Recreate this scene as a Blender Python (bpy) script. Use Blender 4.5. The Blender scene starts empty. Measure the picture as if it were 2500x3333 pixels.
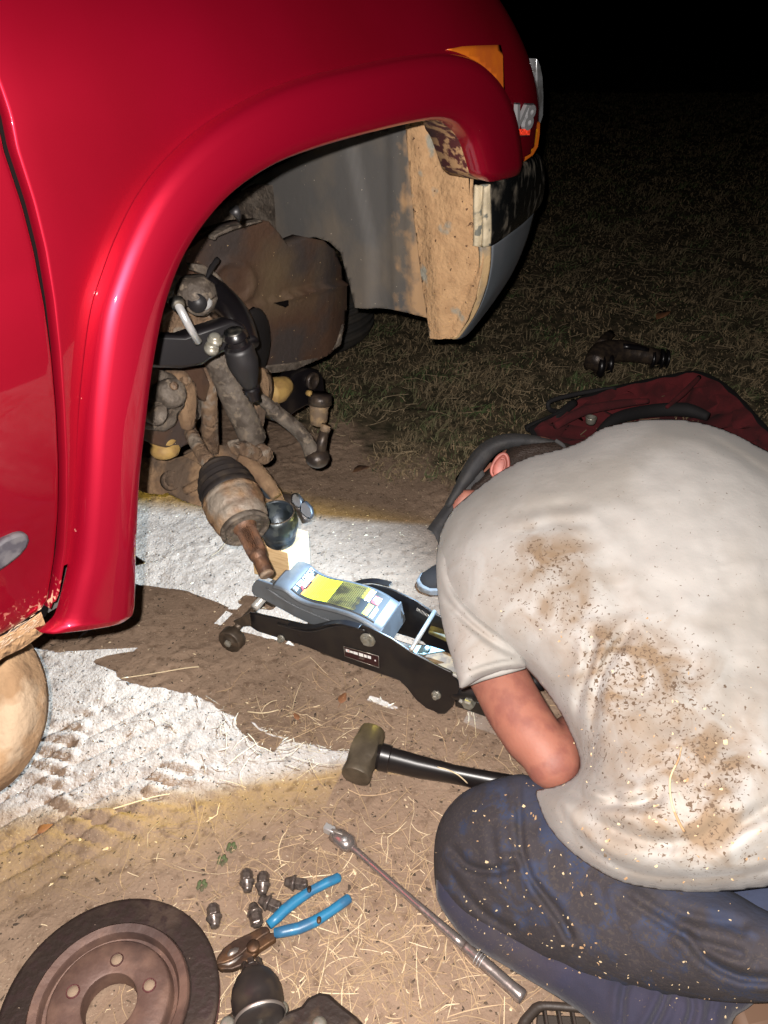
import bpy, bmesh, math, random
import numpy as np
from mathutils import Vector, Matrix

random.seed(7)
rng = np.random.default_rng(7)
scene = bpy.context.scene
COL = scene.collection

# ------------------------------------------------------------------ camera, world, lights, exposure
PITCH = math.radians(34.0)
CAM_H = 1.2
FOC = 2424.0 / 3333.0 * 36.0
cam_d = bpy.data.cameras.new('camera')
cam = bpy.data.objects.new('camera', cam_d)
COL.objects.link(cam)
cam.location = (0, 0, CAM_H)
cam.rotation_euler = (math.pi / 2 - PITCH, 0, 0)
cam_d.sensor_fit = 'VERTICAL'
cam_d.sensor_height = 36.0
cam_d.sensor_width = 36.0
cam_d.lens = FOC
cam_d.clip_start = 0.02
cam_d.clip_end = 500.0
scene.camera = cam

world = bpy.data.worlds.new('World')
scene.world = world
world.use_nodes = True
wn = world.node_tree.nodes
sky = wn.new('ShaderNodeTexSky')
sky.sky_type = 'NISHITA'
sky.sun_disc = False
sky.sun_elevation = math.radians(-8)
sky.sun_rotation = math.radians(140)
wn['Background'].inputs['Strength'].default_value = 0.003
world.node_tree.links.new(sky.outputs[0], wn['Background'].inputs[0])

def light(name, kind, loc, energy, color, size=0.01, target=None, angle=None, blend=0.1):
    d = bpy.data.lights.new(name, kind)
    d.energy = energy
    d.color = color
    d.shadow_soft_size = size
    o = bpy.data.objects.new(name, d)
    o.location = loc
    if target is not None:
        o.rotation_euler = (Vector(target) - Vector(loc)).to_track_quat('-Z', 'Y').to_euler()
    if angle:
        d.spot_size = math.radians(angle)
        d.spot_blend = blend
    COL.objects.link(o)
    return o

# the phone's flash, just above and left of the lens
FLASH = light('phone_flash', 'SPOT', (-0.022, 0.0, CAM_H + 0.03), 175.0, (1.0, 0.93, 0.88), 0.006, (0.03, 1.2, 0.36), 130, 0.5)
# the mechanic's work lamp (inside its black housing, built further down): cold white core, yellow fringe where only the forward emitter reaches
LAMP_POS = np.array((0.158, 1.300, 0.405))
LAMP_CORNERS = np.array([(-1.12, 1.86, 0), (.24, 1.70, 0), (.27, .975, 0), (-1.12, .70, 0)])
LAMP_AX = np.array((-.45, 1.33, 0)) - LAMP_POS; LAMP_AX /= np.linalg.norm(LAMP_AX)
LAMP_L = .012
LAMP_HOT = LAMP_POS + np.array([-.88, -.06, -.36])
LAMP = light('work_lamp_core', 'SPOT', LAMP_POS, 360.0, (0.29, 0.56, 1.0), 0.0004, LAMP_HOT, 172, 1.0)
RIM = light('work_lamp_rim', 'SPOT', LAMP_POS + LAMP_AX * .0021, 85.0, (1.0, 0.86, 0.20), 0.0008, LAMP_HOT + LAMP_AX * .0021, 172, 1.0)
for o_ in (LAMP, RIM):      # beam strength kept constant with distance so the dirt is evenly lit
    o_.data.use_nodes = True
    ln = o_.data.node_tree; fo = ln.nodes.new('ShaderNodeLightFalloff'); fo.inputs['Strength'].default_value = 1.0
    ln.links.new(fo.outputs['Constant'], ln.nodes['Emission'].inputs['Strength'])

scene.view_settings.view_transform = 'Standard'
scene.view_settings.look = 'None'
scene.view_settings.gamma = 1.0
scene.view_settings.use_curve_mapping = False
scene.view_settings.exposure = 0.0
scene.cycles.max_bounces = 6
scene.cycles.use_denoising = True

# ------------------------------------------------------------------ measuring from the photograph
K = 2500.0 / 1659.0
F0 = 2424.0
RT = np.array([1.0, 0, 0])
FW = np.array([0, math.cos(PITCH), -math.sin(PITCH)])
UP = np.array([0, math.sin(PITCH), math.cos(PITCH)])
CP = np.array([0, 0, CAM_H])
TA = np.array([-.371, .818, 0.0])      # truck frame: rear foot of the wheel arch
TH = np.array([.6, .8, 0.0])           # forward along the truck
TN = np.array([.8, -.6, 0.0])          # out of its side

def ray(x, y):
    return FW + RT * ((x * K - 1250) / F0) + UP * ((1666.5 - y * K) / F0)
def D(x, y, d): return CP + ray(x, y) * d
def G(x, y, z=0.0):
    r = ray(x, y); return CP + r * ((z - CAM_H) / r[2])
def V(x, y, v):
    r = ray(x, y); return CP + r * ((v - (CP - TA) @ TN) / (r @ TN))
def Uq(x, y, u):
    r = ray(x, y); return CP + r * ((u - (CP - TA) @ TH) / (r @ TH))
def PLN(x, y, p0, nn):
    r = ray(x, y); return CP + r * (((np.array(p0) - CP) @ nn) / (r @ nn))
def TW(u, v, w): return TA + TH * u + TN * v + np.array([0, 0, w])
def TC(p): q = np.array(p) - TA; return np.array([q @ TH, q @ TN, q[2]])
def norm(v): v = np.array(v, float); return v / (np.linalg.norm(v) + 1e-12)

# ------------------------------------------------------------------ object helpers
ORIG = {}
def tag(o, label=None, cat=None, group=None, kind=None):
    if label: o['label'] = label
    if cat: o['category'] = cat
    if group: o['group'] = group
    if kind: o['kind'] = kind
    return o
def thing(name, label, cat, loc, group=None):
    o = bpy.data.objects.new(name, None)
    o.empty_display_size = 0.05
    o.location = tuple(float(c) for c in loc)
    COL.objects.link(o)
    ORIG[o.name] = np.array(loc, float)
    return tag(o, label, cat, group)
def mk(name, V_, F_, mat, parent=None, smooth=True, bevel=0, sub=0, label=None, mats=None, fmat=None, uv=None):
    o0 = ORIG[parent.name] if parent else np.zeros(3)
    V_ = np.asarray(V_, float).reshape(-1, 3) - o0
    me = bpy.data.meshes.new(name)
    me.from_pydata([tuple(v) for v in V_], [], [tuple(int(i) for i in f) for f in F_])
    me.validate()
    if mats:
        for m in mats: me.materials.append(m)
        if fmat is not None and len(fmat) == len(me.polygons):
            me.polygons.foreach_set('material_index', fmat)
    else:
        me.materials.append(mat)
    if smooth:
        me.polygons.foreach_set('use_smooth', [True] * len(me.polygons))
    me.update()
    bm = bmesh.new(); bm.from_mesh(me)
    bmesh.ops.recalc_face_normals(bm, faces=bm.faces)
    bm.to_mesh(me); bm.free()
    o = bpy.data.objects.new(name, me)
    COL.objects.link(o)
    if parent:
        o.parent = parent
        ORIG[o.name] = o0
    if bevel:
        b = o.modifiers.new('bevel', 'BEVEL'); b.width = bevel; b.segments = 2; b.limit_method = 'ANGLE'; b.angle_limit = math.radians(35)
        if smooth:
            try: me.set_sharp_from_angle(angle=math.radians(50))
            except Exception: pass
    elif smooth == 'auto':
        me.set_sharp_from_angle(angle=math.radians(40))
    if sub:
        s = o.modifiers.new('sub', 'SUBSURF'); s.levels = sub; s.render_levels = sub
    if label: o['label'] = label
    return o

class MB:
    def __init__(s): s.v = []; s.f = []; s.m = []
    def add(s, v, f, m=0):
        n = len(s.v); s.v += [tuple(map(float, p)) for p in v]; s.f += [tuple(i + n for i in q) for q in f]; s.m += [m] * len(f); return s
    def make(s, name, mat, parent=None, **k):
        if isinstance(mat, (list, tuple)):
            return mk(name, s.v, s.f, None, parent, mats=mat, fmat=s.m, **k)
        return mk(name, s.v, s.f, mat, parent, **k)

def frame(ax):
    ax = norm(ax)
    t = np.array([0, 0, 1.0]) if abs(ax[2]) < .9 else np.array([1.0, 0, 0])
    a = norm(np.cross(t, ax)); b = np.cross(ax, a)
    return a, b, ax
def loft(rings, closed=True, caps=True):
    n = len(rings[0]); v = []; f = []
    for r in rings: v += [tuple(p) for p in r]
    for i in range(len(rings) - 1):
        for j in range(n if closed else n - 1):
            k = (j + 1) % n
            f.append((i * n + j, i * n + k, (i + 1) * n + k, (i + 1) * n + j))
    if caps and closed:
        f.append(tuple(range(n))[::-1]); f.append(tuple((len(rings) - 1) * n + j for j in range(n)))
    return v, f
def spline(pts, m):
    P = np.array(pts, float); n = len(P); out = []
    for i in range(n - 1):
        p0 = P[max(i - 1, 0)]; p1 = P[i]; p2 = P[i + 1]; p3 = P[min(i + 2, n - 1)]
        for j in range(m):
            t = j / m
            out.append(.5 * ((2 * p1) + (-p0 + p2) * t + (2 * p0 - 5 * p1 + 4 * p2 - p3) * t * t + (-p0 + 3 * p1 - 3 * p2 + p3) * t ** 3))
    out.append(P[-1]); return np.array(out)
def tube(pts, rad, seg=16, caps=True, flat=1.0, upv=None):
    P = np.array(pts, float); n = len(P)
    if np.isscalar(rad): rad = [rad] * n
    rings = []; a = None
    for i in range(n):
        t = norm(P[min(i + 1, n - 1)] - P[max(i - 1, 0)])
        if a is None:
            a = norm(np.cross(upv, t)) if upv is not None else frame(t)[0]
        a = norm(a - t * (a @ t)); b = np.cross(t, a)
        rings.append([P[i] + a * math.cos(q) * rad[i] + b * math.sin(q) * rad[i] * flat for q in np.linspace(0, 2 * math.pi, seg, endpoint=False)])
    return loft(rings, True, caps)
def lathe(p0, ax, prof, seg=32, caps=True):
    a, b, c = frame(ax); p0 = np.array(p0, float)
    rings = [[p0 + c * h + (a * math.cos(q) + b * math.sin(q)) * max(r, 1e-5) for q in np.linspace(0, 2 * math.pi, seg, endpoint=False)] for r, h in prof]
    return loft(rings, True, caps)
def box(c, ex, ey, ez):
    c = np.array(c, float); ex, ey, ez = map(lambda q: np.array(q, float) / 2, (ex, ey, ez))
    v = [c + sx * ex + sy * ey + sz * ez for sz in (-1, 1) for sy in (-1, 1) for sx in (-1, 1)]
    return v, [(0, 2, 3, 1), (4, 5, 7, 6), (0, 1, 5, 4), (2, 6, 7, 3), (0, 4, 6, 2), (1, 3, 7, 5)]
def prism(poly, off):
    """poly: 3-D points of a planar outline; off: thickness vector"""
    n = len(poly); off = np.array(off, float)
    v = [np.array(p, float) for p in poly] + [np.array(p, float) + off for p in poly]
    f = [tuple(range(n))[::-1], tuple(range(n, 2 * n))] + [(i, (i + 1) % n, n + (i + 1) % n, n + i) for i in range(n)]
    return v, f
def grid(fn, na, nb):
    v = [fn(i / na, j / nb) for j in range(nb + 1) for i in range(na + 1)]
    f = [(j * (na + 1) + i, j * (na + 1) + i + 1, (j + 1) * (na + 1) + i + 1, (j + 1) * (na + 1) + i) for j in range(nb) for i in range(na)]
    return v, f
def solid(v, f, off):
    """thicken an open sheet by a vector or per-vertex offsets"""
    v = np.array(v, float); n = len(v); off = np.broadcast_to(np.array(off, float), v.shape)
    from collections import Counter
    cnt = Counter()
    for q in f:
        for i in range(len(q)): cnt[frozenset((q[i], q[(i + 1) % len(q)]))] += 1
    F2 = list(f) + [tuple(i + n for i in q[::-1]) for q in f]
    for q in f:
        for i in range(len(q)):
            a, b = q[i], q[(i + 1) % len(q)]
            if cnt[frozenset((a, b))] == 1: F2.append((b, a, a + n, b + n))
    return np.vstack([v, v + off]), F2
def blob(c, ax, r3, seg=20, rings=12):
    """ellipsoid: axes given by frame(ax), radii r3"""
    a, b, cc = frame(ax); c = np.array(c, float); R = []
    for th in np.linspace(0.03, math.pi - .03, rings):
        R.append([c + cc * math.cos(th) * r3[2] + (a * math.cos(q) * r3[0] + b * math.sin(q) * r3[1]) * math.sin(th) for q in np.linspace(0, 2 * math.pi, seg, endpoint=False)])
    return loft(R)

# ------------------------------------------------------------------ materials
def pm(name, col, rough=.6, metal=0., c2=None, sc=20., lo=.45, hi=.6, det=6., bump=0., bsc=60., coat=0., spec=.5,
       speck=None, ssc=300., sth=.68, c3=None, sc3=6., lo3=.5, hi3=.6, zdirt=None, attr=None, stretch=None, rough2=None, sheen=0.):
    m = bpy.data.materials.new(name); m.use_nodes = True
    nt = m.node_tree; N = nt.nodes; L = nt.links
    b = N['Principled BSDF']
    b.inputs['Roughness'].default_value = rough
    b.inputs['Metallic'].default_value = metal
    b.inputs['Coat Weight'].default_value = coat
    b.inputs['Coat Roughness'].default_value = .03
    b.inputs['Specular IOR Level'].default_value = spec
    if sheen: b.inputs['Sheen Weight'].default_value = sheen
    tc = N.new('ShaderNodeTexCoord')
    vec = tc.outputs['Object']
    if stretch:
        mp = N.new('ShaderNodeMapping'); mp.inputs['Scale'].default_value = stretch
        L.new(vec, mp.inputs[0]); vec = mp.outputs[0]
    def noise(s, d=det, dist=0.):
        n = N.new('ShaderNodeTexNoise'); n.inputs['Scale'].default_value = s; n.inputs['Detail'].default_value = d
        n.inputs['Distortion'].default_value = dist
        L.new(vec, n.inputs['Vector']); return n.outputs[0]
    def ramp(v, l, h, t0=0., t1=1.):
        r = N.new('ShaderNodeMapRange'); r.inputs[1].default_value = l; r.inputs[2].default_value = h
        r.inputs[3].default_value = t0; r.inputs[4].default_value = t1
        L.new(v, r.inputs[0]); return r.outputs[0]
    def mul(a, c):
        r = N.new('ShaderNodeMath'); r.operation = 'MULTIPLY'; L.new(a, r.inputs[0])
        if hasattr(c, 'node'): L.new(c, r.inputs[1])
        else: r.inputs[1].default_value = c
        return r.outputs[0]
    def mix(f, A_, B_):
        x = N.new('ShaderNodeMix'); x.data_type = 'RGBA'
        if hasattr(f, 'node'): L.new(f, x.inputs[0])
        else: x.inputs[0].default_value = f
        for s, q in ((6, A_), (7, B_)):
            if hasattr(q, 'node'): L.new(q, x.inputs[s])
            else: x.inputs[s].default_value = (*q, 1)
        return x.outputs[2]
    cur = tuple(col)
    if c2 is not None:
        f = ramp(noise(sc), lo, hi); cur = mix(f, cur, c2)
        if rough2 is not None: L.new(ramp(f, 0, 1, rough, rough2), b.inputs['Roughness'])
    if c3 is not None: cur = mix(ramp(noise(sc3, 4.), lo3, hi3), cur, c3)
    if zdirt is not None:   # (colour, z low, z high, noise scale): mud thrown up from below, fading upward
        s = N.new('ShaderNodeSeparateXYZ'); L.new(tc.outputs['Object'], s.inputs[0])
        g = ramp(s.outputs[2], zdirt[1], zdirt[2], 1., 0.)
        nn = ramp(noise(zdirt[3], 8., .6), .30, .62)
        a = N.new('ShaderNodeMath'); a.operation = 'ADD'; L.new(g, a.inputs[0]); L.new(nn, a.inputs[1])
        f = ramp(a.outputs[0], 1.05, 1.30)
        cur = mix(f, cur, zdirt[0])
        L.new(ramp(f, 0, 1, rough, .9), b.inputs['Roughness'])
        L.new(ramp(f, 0, 1, metal, 0), b.inputs['Metallic'])
        L.new(ramp(f, 0, 1, coat, 0), b.inputs['Coat Weight'])
    if attr is not None:    # (attribute, stain colour, fleck colour)
        at = N.new('ShaderNodeAttribute'); at.attribute_name = attr[0]
        nn = ramp(noise(20., 8., .8), .36, .62)
        cur = mix(mul(mul(at.outputs['Fac'], nn), attr[3] if len(attr) > 3 else .75), cur, attr[1])
        a = N.new('ShaderNodeMath'); a.operation = 'MULTIPLY_ADD'; L.new(at.outputs['Fac'], a.inputs[0]); a.inputs[1].default_value = .11
        L.new(noise(210., 3., .8), a.inputs[2])
        cur = mix(ramp(a.outputs[0], .70, .74), cur, attr[2])
    if speck is not None:
        cur = mix(ramp(noise(ssc, 2.), sth, sth + .02), cur, speck)
    if hasattr(cur, 'node'): L.new(cur, b.inputs['Base Color'])
    else: b.inputs['Base Color'].default_value = (*cur, 1)
    if bump:
        bp = N.new('ShaderNodeBump'); bp.inputs['Strength'].default_value = min(bump, 1.); bp.inputs['Distance'].default_value = .004 * max(bump, 1.)
        L.new(noise(bsc, 8.), bp.inputs['Height']); L.new(bp.outputs[0], b.inputs['Normal'])
    return m

M = {}
MUD = (.42, .25, .125)
M['paint'] = pm('red_metallic_paint', (.32, .001, .018), .48, .75, coat=.8, c2=(.28, .001, .014), sc=2.5, zdirt=((.42, .24, .16), .47, .60, 120.), speck=(.75, .35, .30), ssc=75., sth=.81)
M['paint_flare'] = pm('red_flare_paint', (.33, .001, .019), .48, .7, coat=.8, zdirt=((.42, .24, .16), .42, .51, 120.), speck=(.75, .35, .30), ssc=90., sth=.80)
M['paint_mud'] = pm('mud_splashed_paint', (.07, .012, .014), .7, 0, c2=MUD, sc=55., lo=.47, hi=.55)
M['seam'] = pm('black_rubber_seam', (.004, .003, .003), .95, spec=.05)
M['trim'] = pm('grey_trim', (.035, .032, .040), .65, c2=(.07, .065, .07), sc=60., bump=.2)
M['liner'] = pm('grey_plastic_liner', (.078, .074, .070), .75, c2=(.115, .097, .078), sc=5., bump=.25, bsc=40., speck=(.35, .30, .24), ssc=130., sth=.745)
M['liner_b'] = M['liner']
def clay_edge(m, lo, hi):
    nt = m.node_tree; N = nt.nodes; L = nt.links; b = N['Principled BSDF']; src = b.inputs['Base Color'].links[0].from_socket
    tc = N.new('ShaderNodeTexCoord'); dt = N.new('ShaderNodeVectorMath'); dt.operation = 'DOT_PRODUCT'; dt.inputs[1].default_value = (.8, -.6, 0); L.new(tc.outputs['Object'], dt.inputs[0])
    n = N.new('ShaderNodeTexNoise'); n.inputs['Scale'].default_value = 22.; n.inputs['Detail'].default_value = 9.; L.new(tc.outputs['Object'], n.inputs['Vector'])
    a = N.new('ShaderNodeMath'); a.operation = 'MULTIPLY_ADD'; L.new(n.outputs[0], a.inputs[0]); a.inputs[1].default_value = .22; L.new(dt.outputs['Value'], a.inputs[2])
    r = N.new('ShaderNodeMapRange'); r.inputs[1].default_value = lo + .11; r.inputs[2].default_value = hi + .11; L.new(a.outputs[0], r.inputs[0])
    x = N.new('ShaderNodeMix'); x.data_type = 'RGBA'; L.new(r.outputs[0], x.inputs[0]); L.new(src, x.inputs[6]); x.inputs[7].default_value = (.34, .21, .11, 1); L.new(x.outputs[2], b.inputs['Base Color'])
M['liner_c'] = pm('clay_edged_liner', (.078, .074, .070), .75, c2=(.115, .097, .078), sc=5., bump=.35, bsc=40., speck=(.35, .30, .24), ssc=130., sth=.745)
clay_edge(M['liner_c'], .9 - .215, .9 - .165)
M['mud'] = pm('dried_tan_mud', (.40, .245, .125), .95, c2=(.32, .19, .095), sc=30., lo=.4, hi=.65, bump=1.6, bsc=90., speck=(.08, .04, .02), ssc=85., sth=.685, c3=(.24, .225, .18), sc3=13., lo3=.60, hi3=.66)
M['valance'] = pm('grey_valance', (.10, .115, .13), .5, c2=(.12, .13, .145), sc=8.)
M['valance_m'] = pm('muddied_valance_edge', (.15, .15, .14), .6, c2=(.42, .29, .15), sc=16., lo=.35, hi=.55, bump=.5)
M['chrome_dark'] = pm('dark_dirty_chrome', (.05, .055, .06), .22, .9, c2=(.16, .14, .11), sc=25., lo=.5, hi=.66, rough2=.8)
M['cap_mud'] = pm('muddied_bumper_end', (.45, .38, .26), .7, c2=(.33, .28, .19), sc=30., c3=(.12, .12, .10), sc3=40., lo3=.58, hi3=.64, bump=.6)
M['lens'] = pm('clear_headlight_lens', (.22, .23, .24), .15, .3, coat=1., c2=(.12, .12, .12), sc=30.)
M['amber'] = pm('amber_lens', (.85, .33, .01), .2, .2, coat=1., c2=(.55, .2, .01), sc=40.)
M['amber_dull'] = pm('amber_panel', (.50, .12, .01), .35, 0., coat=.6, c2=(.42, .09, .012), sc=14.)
M['chrome'] = pm('chrome', (.55, .55, .55), .3, .55)
M['badge_red'] = pm('badge_red', (.75, .05, .02), .35)
M['badge_dark'] = pm('badge_dark', (.03, .03, .032), .35)
M['rust_dark'] = pm('rusted_dark_steel', (.070, .036, .021), .7, .1, c2=(.045, .034, .030), sc=7., c3=(.105, .070, .038), sc3=4., lo3=.5, hi3=.7, bump=.6, bsc=60., speck=(.62, .45, .24), ssc=115., sth=.735)
M['rust_tan'] = pm('rusted_dusty_steel', (.165, .105, .062), .85, .0, c2=(.10, .060, .036), sc=24., c3=(.19, .155, .12), sc3=30., lo3=.52, hi3=.62, bump=2.2, bsc=80.)
M['rust_grey'] = pm('dusty_grey_steel', (.120, .098, .078), .7, .1, c2=(.055, .042, .032), sc=26., c3=(.17, .135, .10), sc3=60., lo3=.55, hi3=.66, bump=.9, bsc=110.)
M['arm_tan'] = pm('clay_coated_arm', (.215, .135, .075), .9, 0, c2=(.15, .09, .05), sc=22., bump=1.2, bsc=90., c3=(.09, .06, .04), sc3=12.)
M['black_new'] = pm('new_black_steel', (.006, .005, .006), .32, .0, coat=.3)
M['black_rub'] = pm('black_rubber', (.012, .011, .012), .5, bump=.15)
M['boot'] = pm('dusty_cv_boot', (.022, .018, .017), .45, c2=(.05, .038, .028), sc=30., lo=.5, hi=.7)
M['cv_tan'] = pm('rusted_joint_cup', (.25, .155, .085), .6, .2, c2=(.15, .078, .042), sc=35., c3=(.24, .20, .16), sc3=10., bump=1.0, bsc=90.)
M['spline'] = pm('dark_rust_splines', (.10, .055, .036), .55, .4, c2=(.16, .08, .045), sc=60., bump=.4, bsc=160.)
M['bush'] = pm('yellow_bushing', (.36, .23, .07), .7, c2=(.25, .15, .05), sc=30., bump=.5)
M['oilsteel'] = pm('oily_blue_steel', (.040, .052, .066), .38, .45, c2=(.018, .023, .026), sc=30., c3=(.08, .095, .10), sc3=50., lo3=.55, hi3=.62)
M['grease'] = pm('dark_greasy_steel', (.035, .026, .022), .4, .3, c2=(.07, .05, .035), sc=40., bump=.5)
M['endlink'] = pm('dusty_end_link', (.16, .11, .07), .7, c2=(.28, .19, .10), sc=50., bump=.6)
M['wood'] = pm('sawn_pine', (.60, .42, .22), .75, c2=(.50, .33, .16), sc=9., stretch=(3., 3., 22.), bump=.2)
M['jack_black'] = pm('black_painted_jack_steel', (.008, .007, .008), .38, coat=.25, c2=(.013, .011, .010), sc=30.)
M['jack_grey'] = pm('grey_painted_jack_arm', (.115, .125, .135), .5, .2, c2=(.10, .105, .11), sc=30., bump=.1)
M['castor'] = pm('greasy_castor', (.06, .045, .032), .5, .4, c2=(.09, .065, .045), sc=60., bump=.5)
M['zinc'] = pm('zinc_bolt', (.30, .29, .25), .35, .5, c2=(.25, .23, .18), sc=90.)
M['rod'] = pm('bright_rod', (.65, .64, .60), .3, .5)
M['white'] = pm('white_print', (.75, .75, .72), .6)
M['lab_black'] = pm('black_print', (.008, .009, .009), .6)
M['lab_yel'] = pm('grimy_yellow_print', (.62, .60, .03), .5, c2=(.20, .17, .06), sc=26., lo=.55, hi=.75)
M['lab_or'] = pm('orange_print', (.8, .25, .05), .5)
M['lab_red'] = pm('red_print', (.7, .03, .03), .5, c2=(.6, .3, .25), sc=60.)
M['lab_oil'] = pm('oil_stained_print', (.15, .125, .035), .4, c2=(.05, .038, .016), sc=40.)
M['brownplate'] = pm('maroon_nameplate', (.03, .008, .009), .4)
M['skin'] = pm('reddened_skin', (.285, .112, .076), .62, c2=(.22, .080, .058), sc=28., bump=.12, bsc=220.)
M['skin'].node_tree.nodes['Principled BSDF'].inputs['Subsurface Weight'].default_value = .12
M['skin'].node_tree.nodes['Principled BSDF'].inputs['Subsurface Scale'].default_value = .01
M['shirt'] = pm('dirty_white_cotton', (.315, .305, .288), .95, c2=(.25, .237, .216), sc=5., attr=('dirt', (.165, .115, .072), (.085, .055, .034), .95), bump=.5, bsc=26., sheen=.1)
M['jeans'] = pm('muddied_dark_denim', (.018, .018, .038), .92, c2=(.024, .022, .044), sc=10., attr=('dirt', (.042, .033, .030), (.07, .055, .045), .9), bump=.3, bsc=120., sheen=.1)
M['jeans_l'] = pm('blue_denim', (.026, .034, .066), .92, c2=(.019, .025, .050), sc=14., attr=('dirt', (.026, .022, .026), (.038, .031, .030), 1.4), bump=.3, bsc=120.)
M['cap'] = pm('charcoal_cap_cloth', (.024, .024, .026), .9, c2=(.035, .034, .034), sc=40., bump=.3, bsc=200.)
M['hair'] = pm('dark_brown_hair', (.022, .013, .009), .6, bump=1., bsc=160., stretch=(1., 1., 8.))
M['sole'] = pm('pale_rubber_sole', (.22, .24, .26), .7, c2=(.15, .14, .13), sc=40.)
M['shoe'] = pm('dark_shoe_fabric', (.018, .014, .013), .85)
M['ham'] = pm('worn_hammer_head', (.075, .060, .042), .45, .35, c2=(.16, .13, .09), sc=22., lo=.4, hi=.7, bump=.3)
M['ham_h'] = pm('black_fibreglass_handle', (.010, .008, .008), .35, coat=.2)
M['rot_face'] = pm('worn_rotor_face', (.030, .019, .015), .6, .4, c2=(.12, .08, .06), sc=5., lo=.5, hi=.72, c3=(.035, .02, .018), sc3=60., bump=.3, bsc=120., speck=(.5, .38, .28), ssc=140., sth=.77)
M['rot_hat'] = pm('rusty_rotor_hat', (.115, .066, .052), .6, .3, c2=(.17, .10, .075), sc=22., c3=(.07, .042, .036), sc3=7., bump=.4)
M['rot_edge'] = pm('dark_rotor_edge', (.11, .035, .035), .65, .4, c2=(.07, .03, .025), sc=20., bump=.3)
M['blue_grip'] = pm('blue_vinyl_grip', (.022, .17, .32), .4, coat=.2, c2=(.03, .12, .23), sc=40.)
M['plier'] = pm('rusty_plier_steel', (.055, .034, .024), .5, .6, c2=(.13, .07, .035), sc=30., bump=.5)
M['steel_w'] = pm('worn_bright_steel', (.34, .30, .27), .5, .8)
M['chrome_w'] = pm('scuffed_chrome_bar', (.42, .37, .35), .24, .8, c2=(.26, .21, .19), sc=60., lo=.5, hi=.65, rough2=.5)
M['lug'] = pm('dark_chrome_nut', (.14, .115, .10), .32, .45, c2=(.08, .062, .055), sc=200.)
M['case'] = pm('charcoal_moulded_plastic', (.03, .022, .017), .5, bump=.15)
M['brownplastic'] = pm('brown_boot_leather', (.11, .06, .035), .7)
M['bag_red'] = pm('red_bag_cloth', (.105, .009, .012), 1., c2=(.06, .006, .008), sc=10., bump=.4, bsc=30., speck=(.7, .65, .6), ssc=55., sth=.80)
M['bag_blk'] = pm('black_bag_trim', (.010, .009, .010), .8, speck=(.7, .7, .65), ssc=60., sth=.79)
M['tyre'] = pm('tyre_rubber', (.028, .026, .024), .75, c2=(.045, .038, .03), sc=14., bump=.2)
M['tyre_mud'] = pm('clay_covered_tyre', (.37, .235, .13), .95, c2=(.30, .185, .10), sc=12., c3=(.45, .33, .22), sc3=9., lo3=.55, hi3=.62, bump=3.0, bsc=24., speck=(.1, .05, .03), ssc=60., sth=.76)
M['straw'] = pm('dry_straw', (.44, .31, .18), .7, c2=(.32, .21, .12), sc=6.)
M['straw_p'] = pm('pale_straw', (.62, .50, .32), .6)
M['fleck'] = pm('straw_chaff', (.48, .37, .22), .8, c2=(.30, .18, .09), sc=30., lo=.5, hi=.55)
M['chip'] = pm('dark_bark_chip', (.05, .035, .024), .9, c2=(.10, .07, .045), sc=30.)
M['leaf'] = pm('dead_brown_leaf', (.17, .085, .04), .7, c2=(.10, .05, .03), sc=60.)
M['leaf_o'] = pm('orange_leaf', (.22, .095, .042), .7)
M['green'] = pm('green_clover', (.085, .11, .045), .8, c2=(.10, .09, .05), sc=30.)
M['grass'] = pm('lawn_blades', (.055, .085, .026), .8, c2=(.15, .115, .065), sc=4.5, lo=.40, hi=.52, c3=(.13, .10, .055), sc3=50., lo3=.56, hi3=.62)

# ------------------------------------------------------------------ the setting: ground
def vnoise(shape, cell, seed):
    r = np.random.default_rng(seed)
    h, w = shape; gh, gw = int(h / cell) + 4, int(w / cell) + 4
    g = r.random((gh, gw)) * 2 - 1
    y = np.arange(h) / cell; x = np.arange(w) / cell
    yi = y.astype(int); xi = x.astype(int); fy = y - yi; fx = x - xi
    fy = fy * fy * (3 - 2 * fy); fx = fx * fx * (3 - 2 * fx)
    a = g[yi][:, xi] * (1 - fx) + g[yi][:, xi + 1] * fx
    b = g[yi + 1][:, xi] * (1 - fx) + g[yi + 1][:, xi + 1] * fx
    return a * (1 - fy[:, None]) + b * fy[:, None]
GX0, GX1, GY0, GY1, GS = -1.3, 1.3, .22, 2.5, .0055
nx, ny = int((GX1 - GX0) / GS) + 1, int((GY1 - GY0) / GS) + 1
gx = GX0 + np.arange(nx) * GS; gy = GY0 + np.arange(ny) * GS
XX, YY = np.meshgrid(gx, gy)
Z = .005 * vnoise((ny, nx), 60, 1) + .0028 * vnoise((ny, nx), 22, 2) + .0016 * vnoise((ny, nx), 7, 3)
fine = vnoise((ny, nx), 2.6, 4)
Z += .0040 * np.clip(fine, -.25, 1) * np.clip(.55 + .6 * vnoise((ny, nx), 30, 9), 0, 1) + .0008 * vnoise((ny, nx), 1.3, 5)
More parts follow.
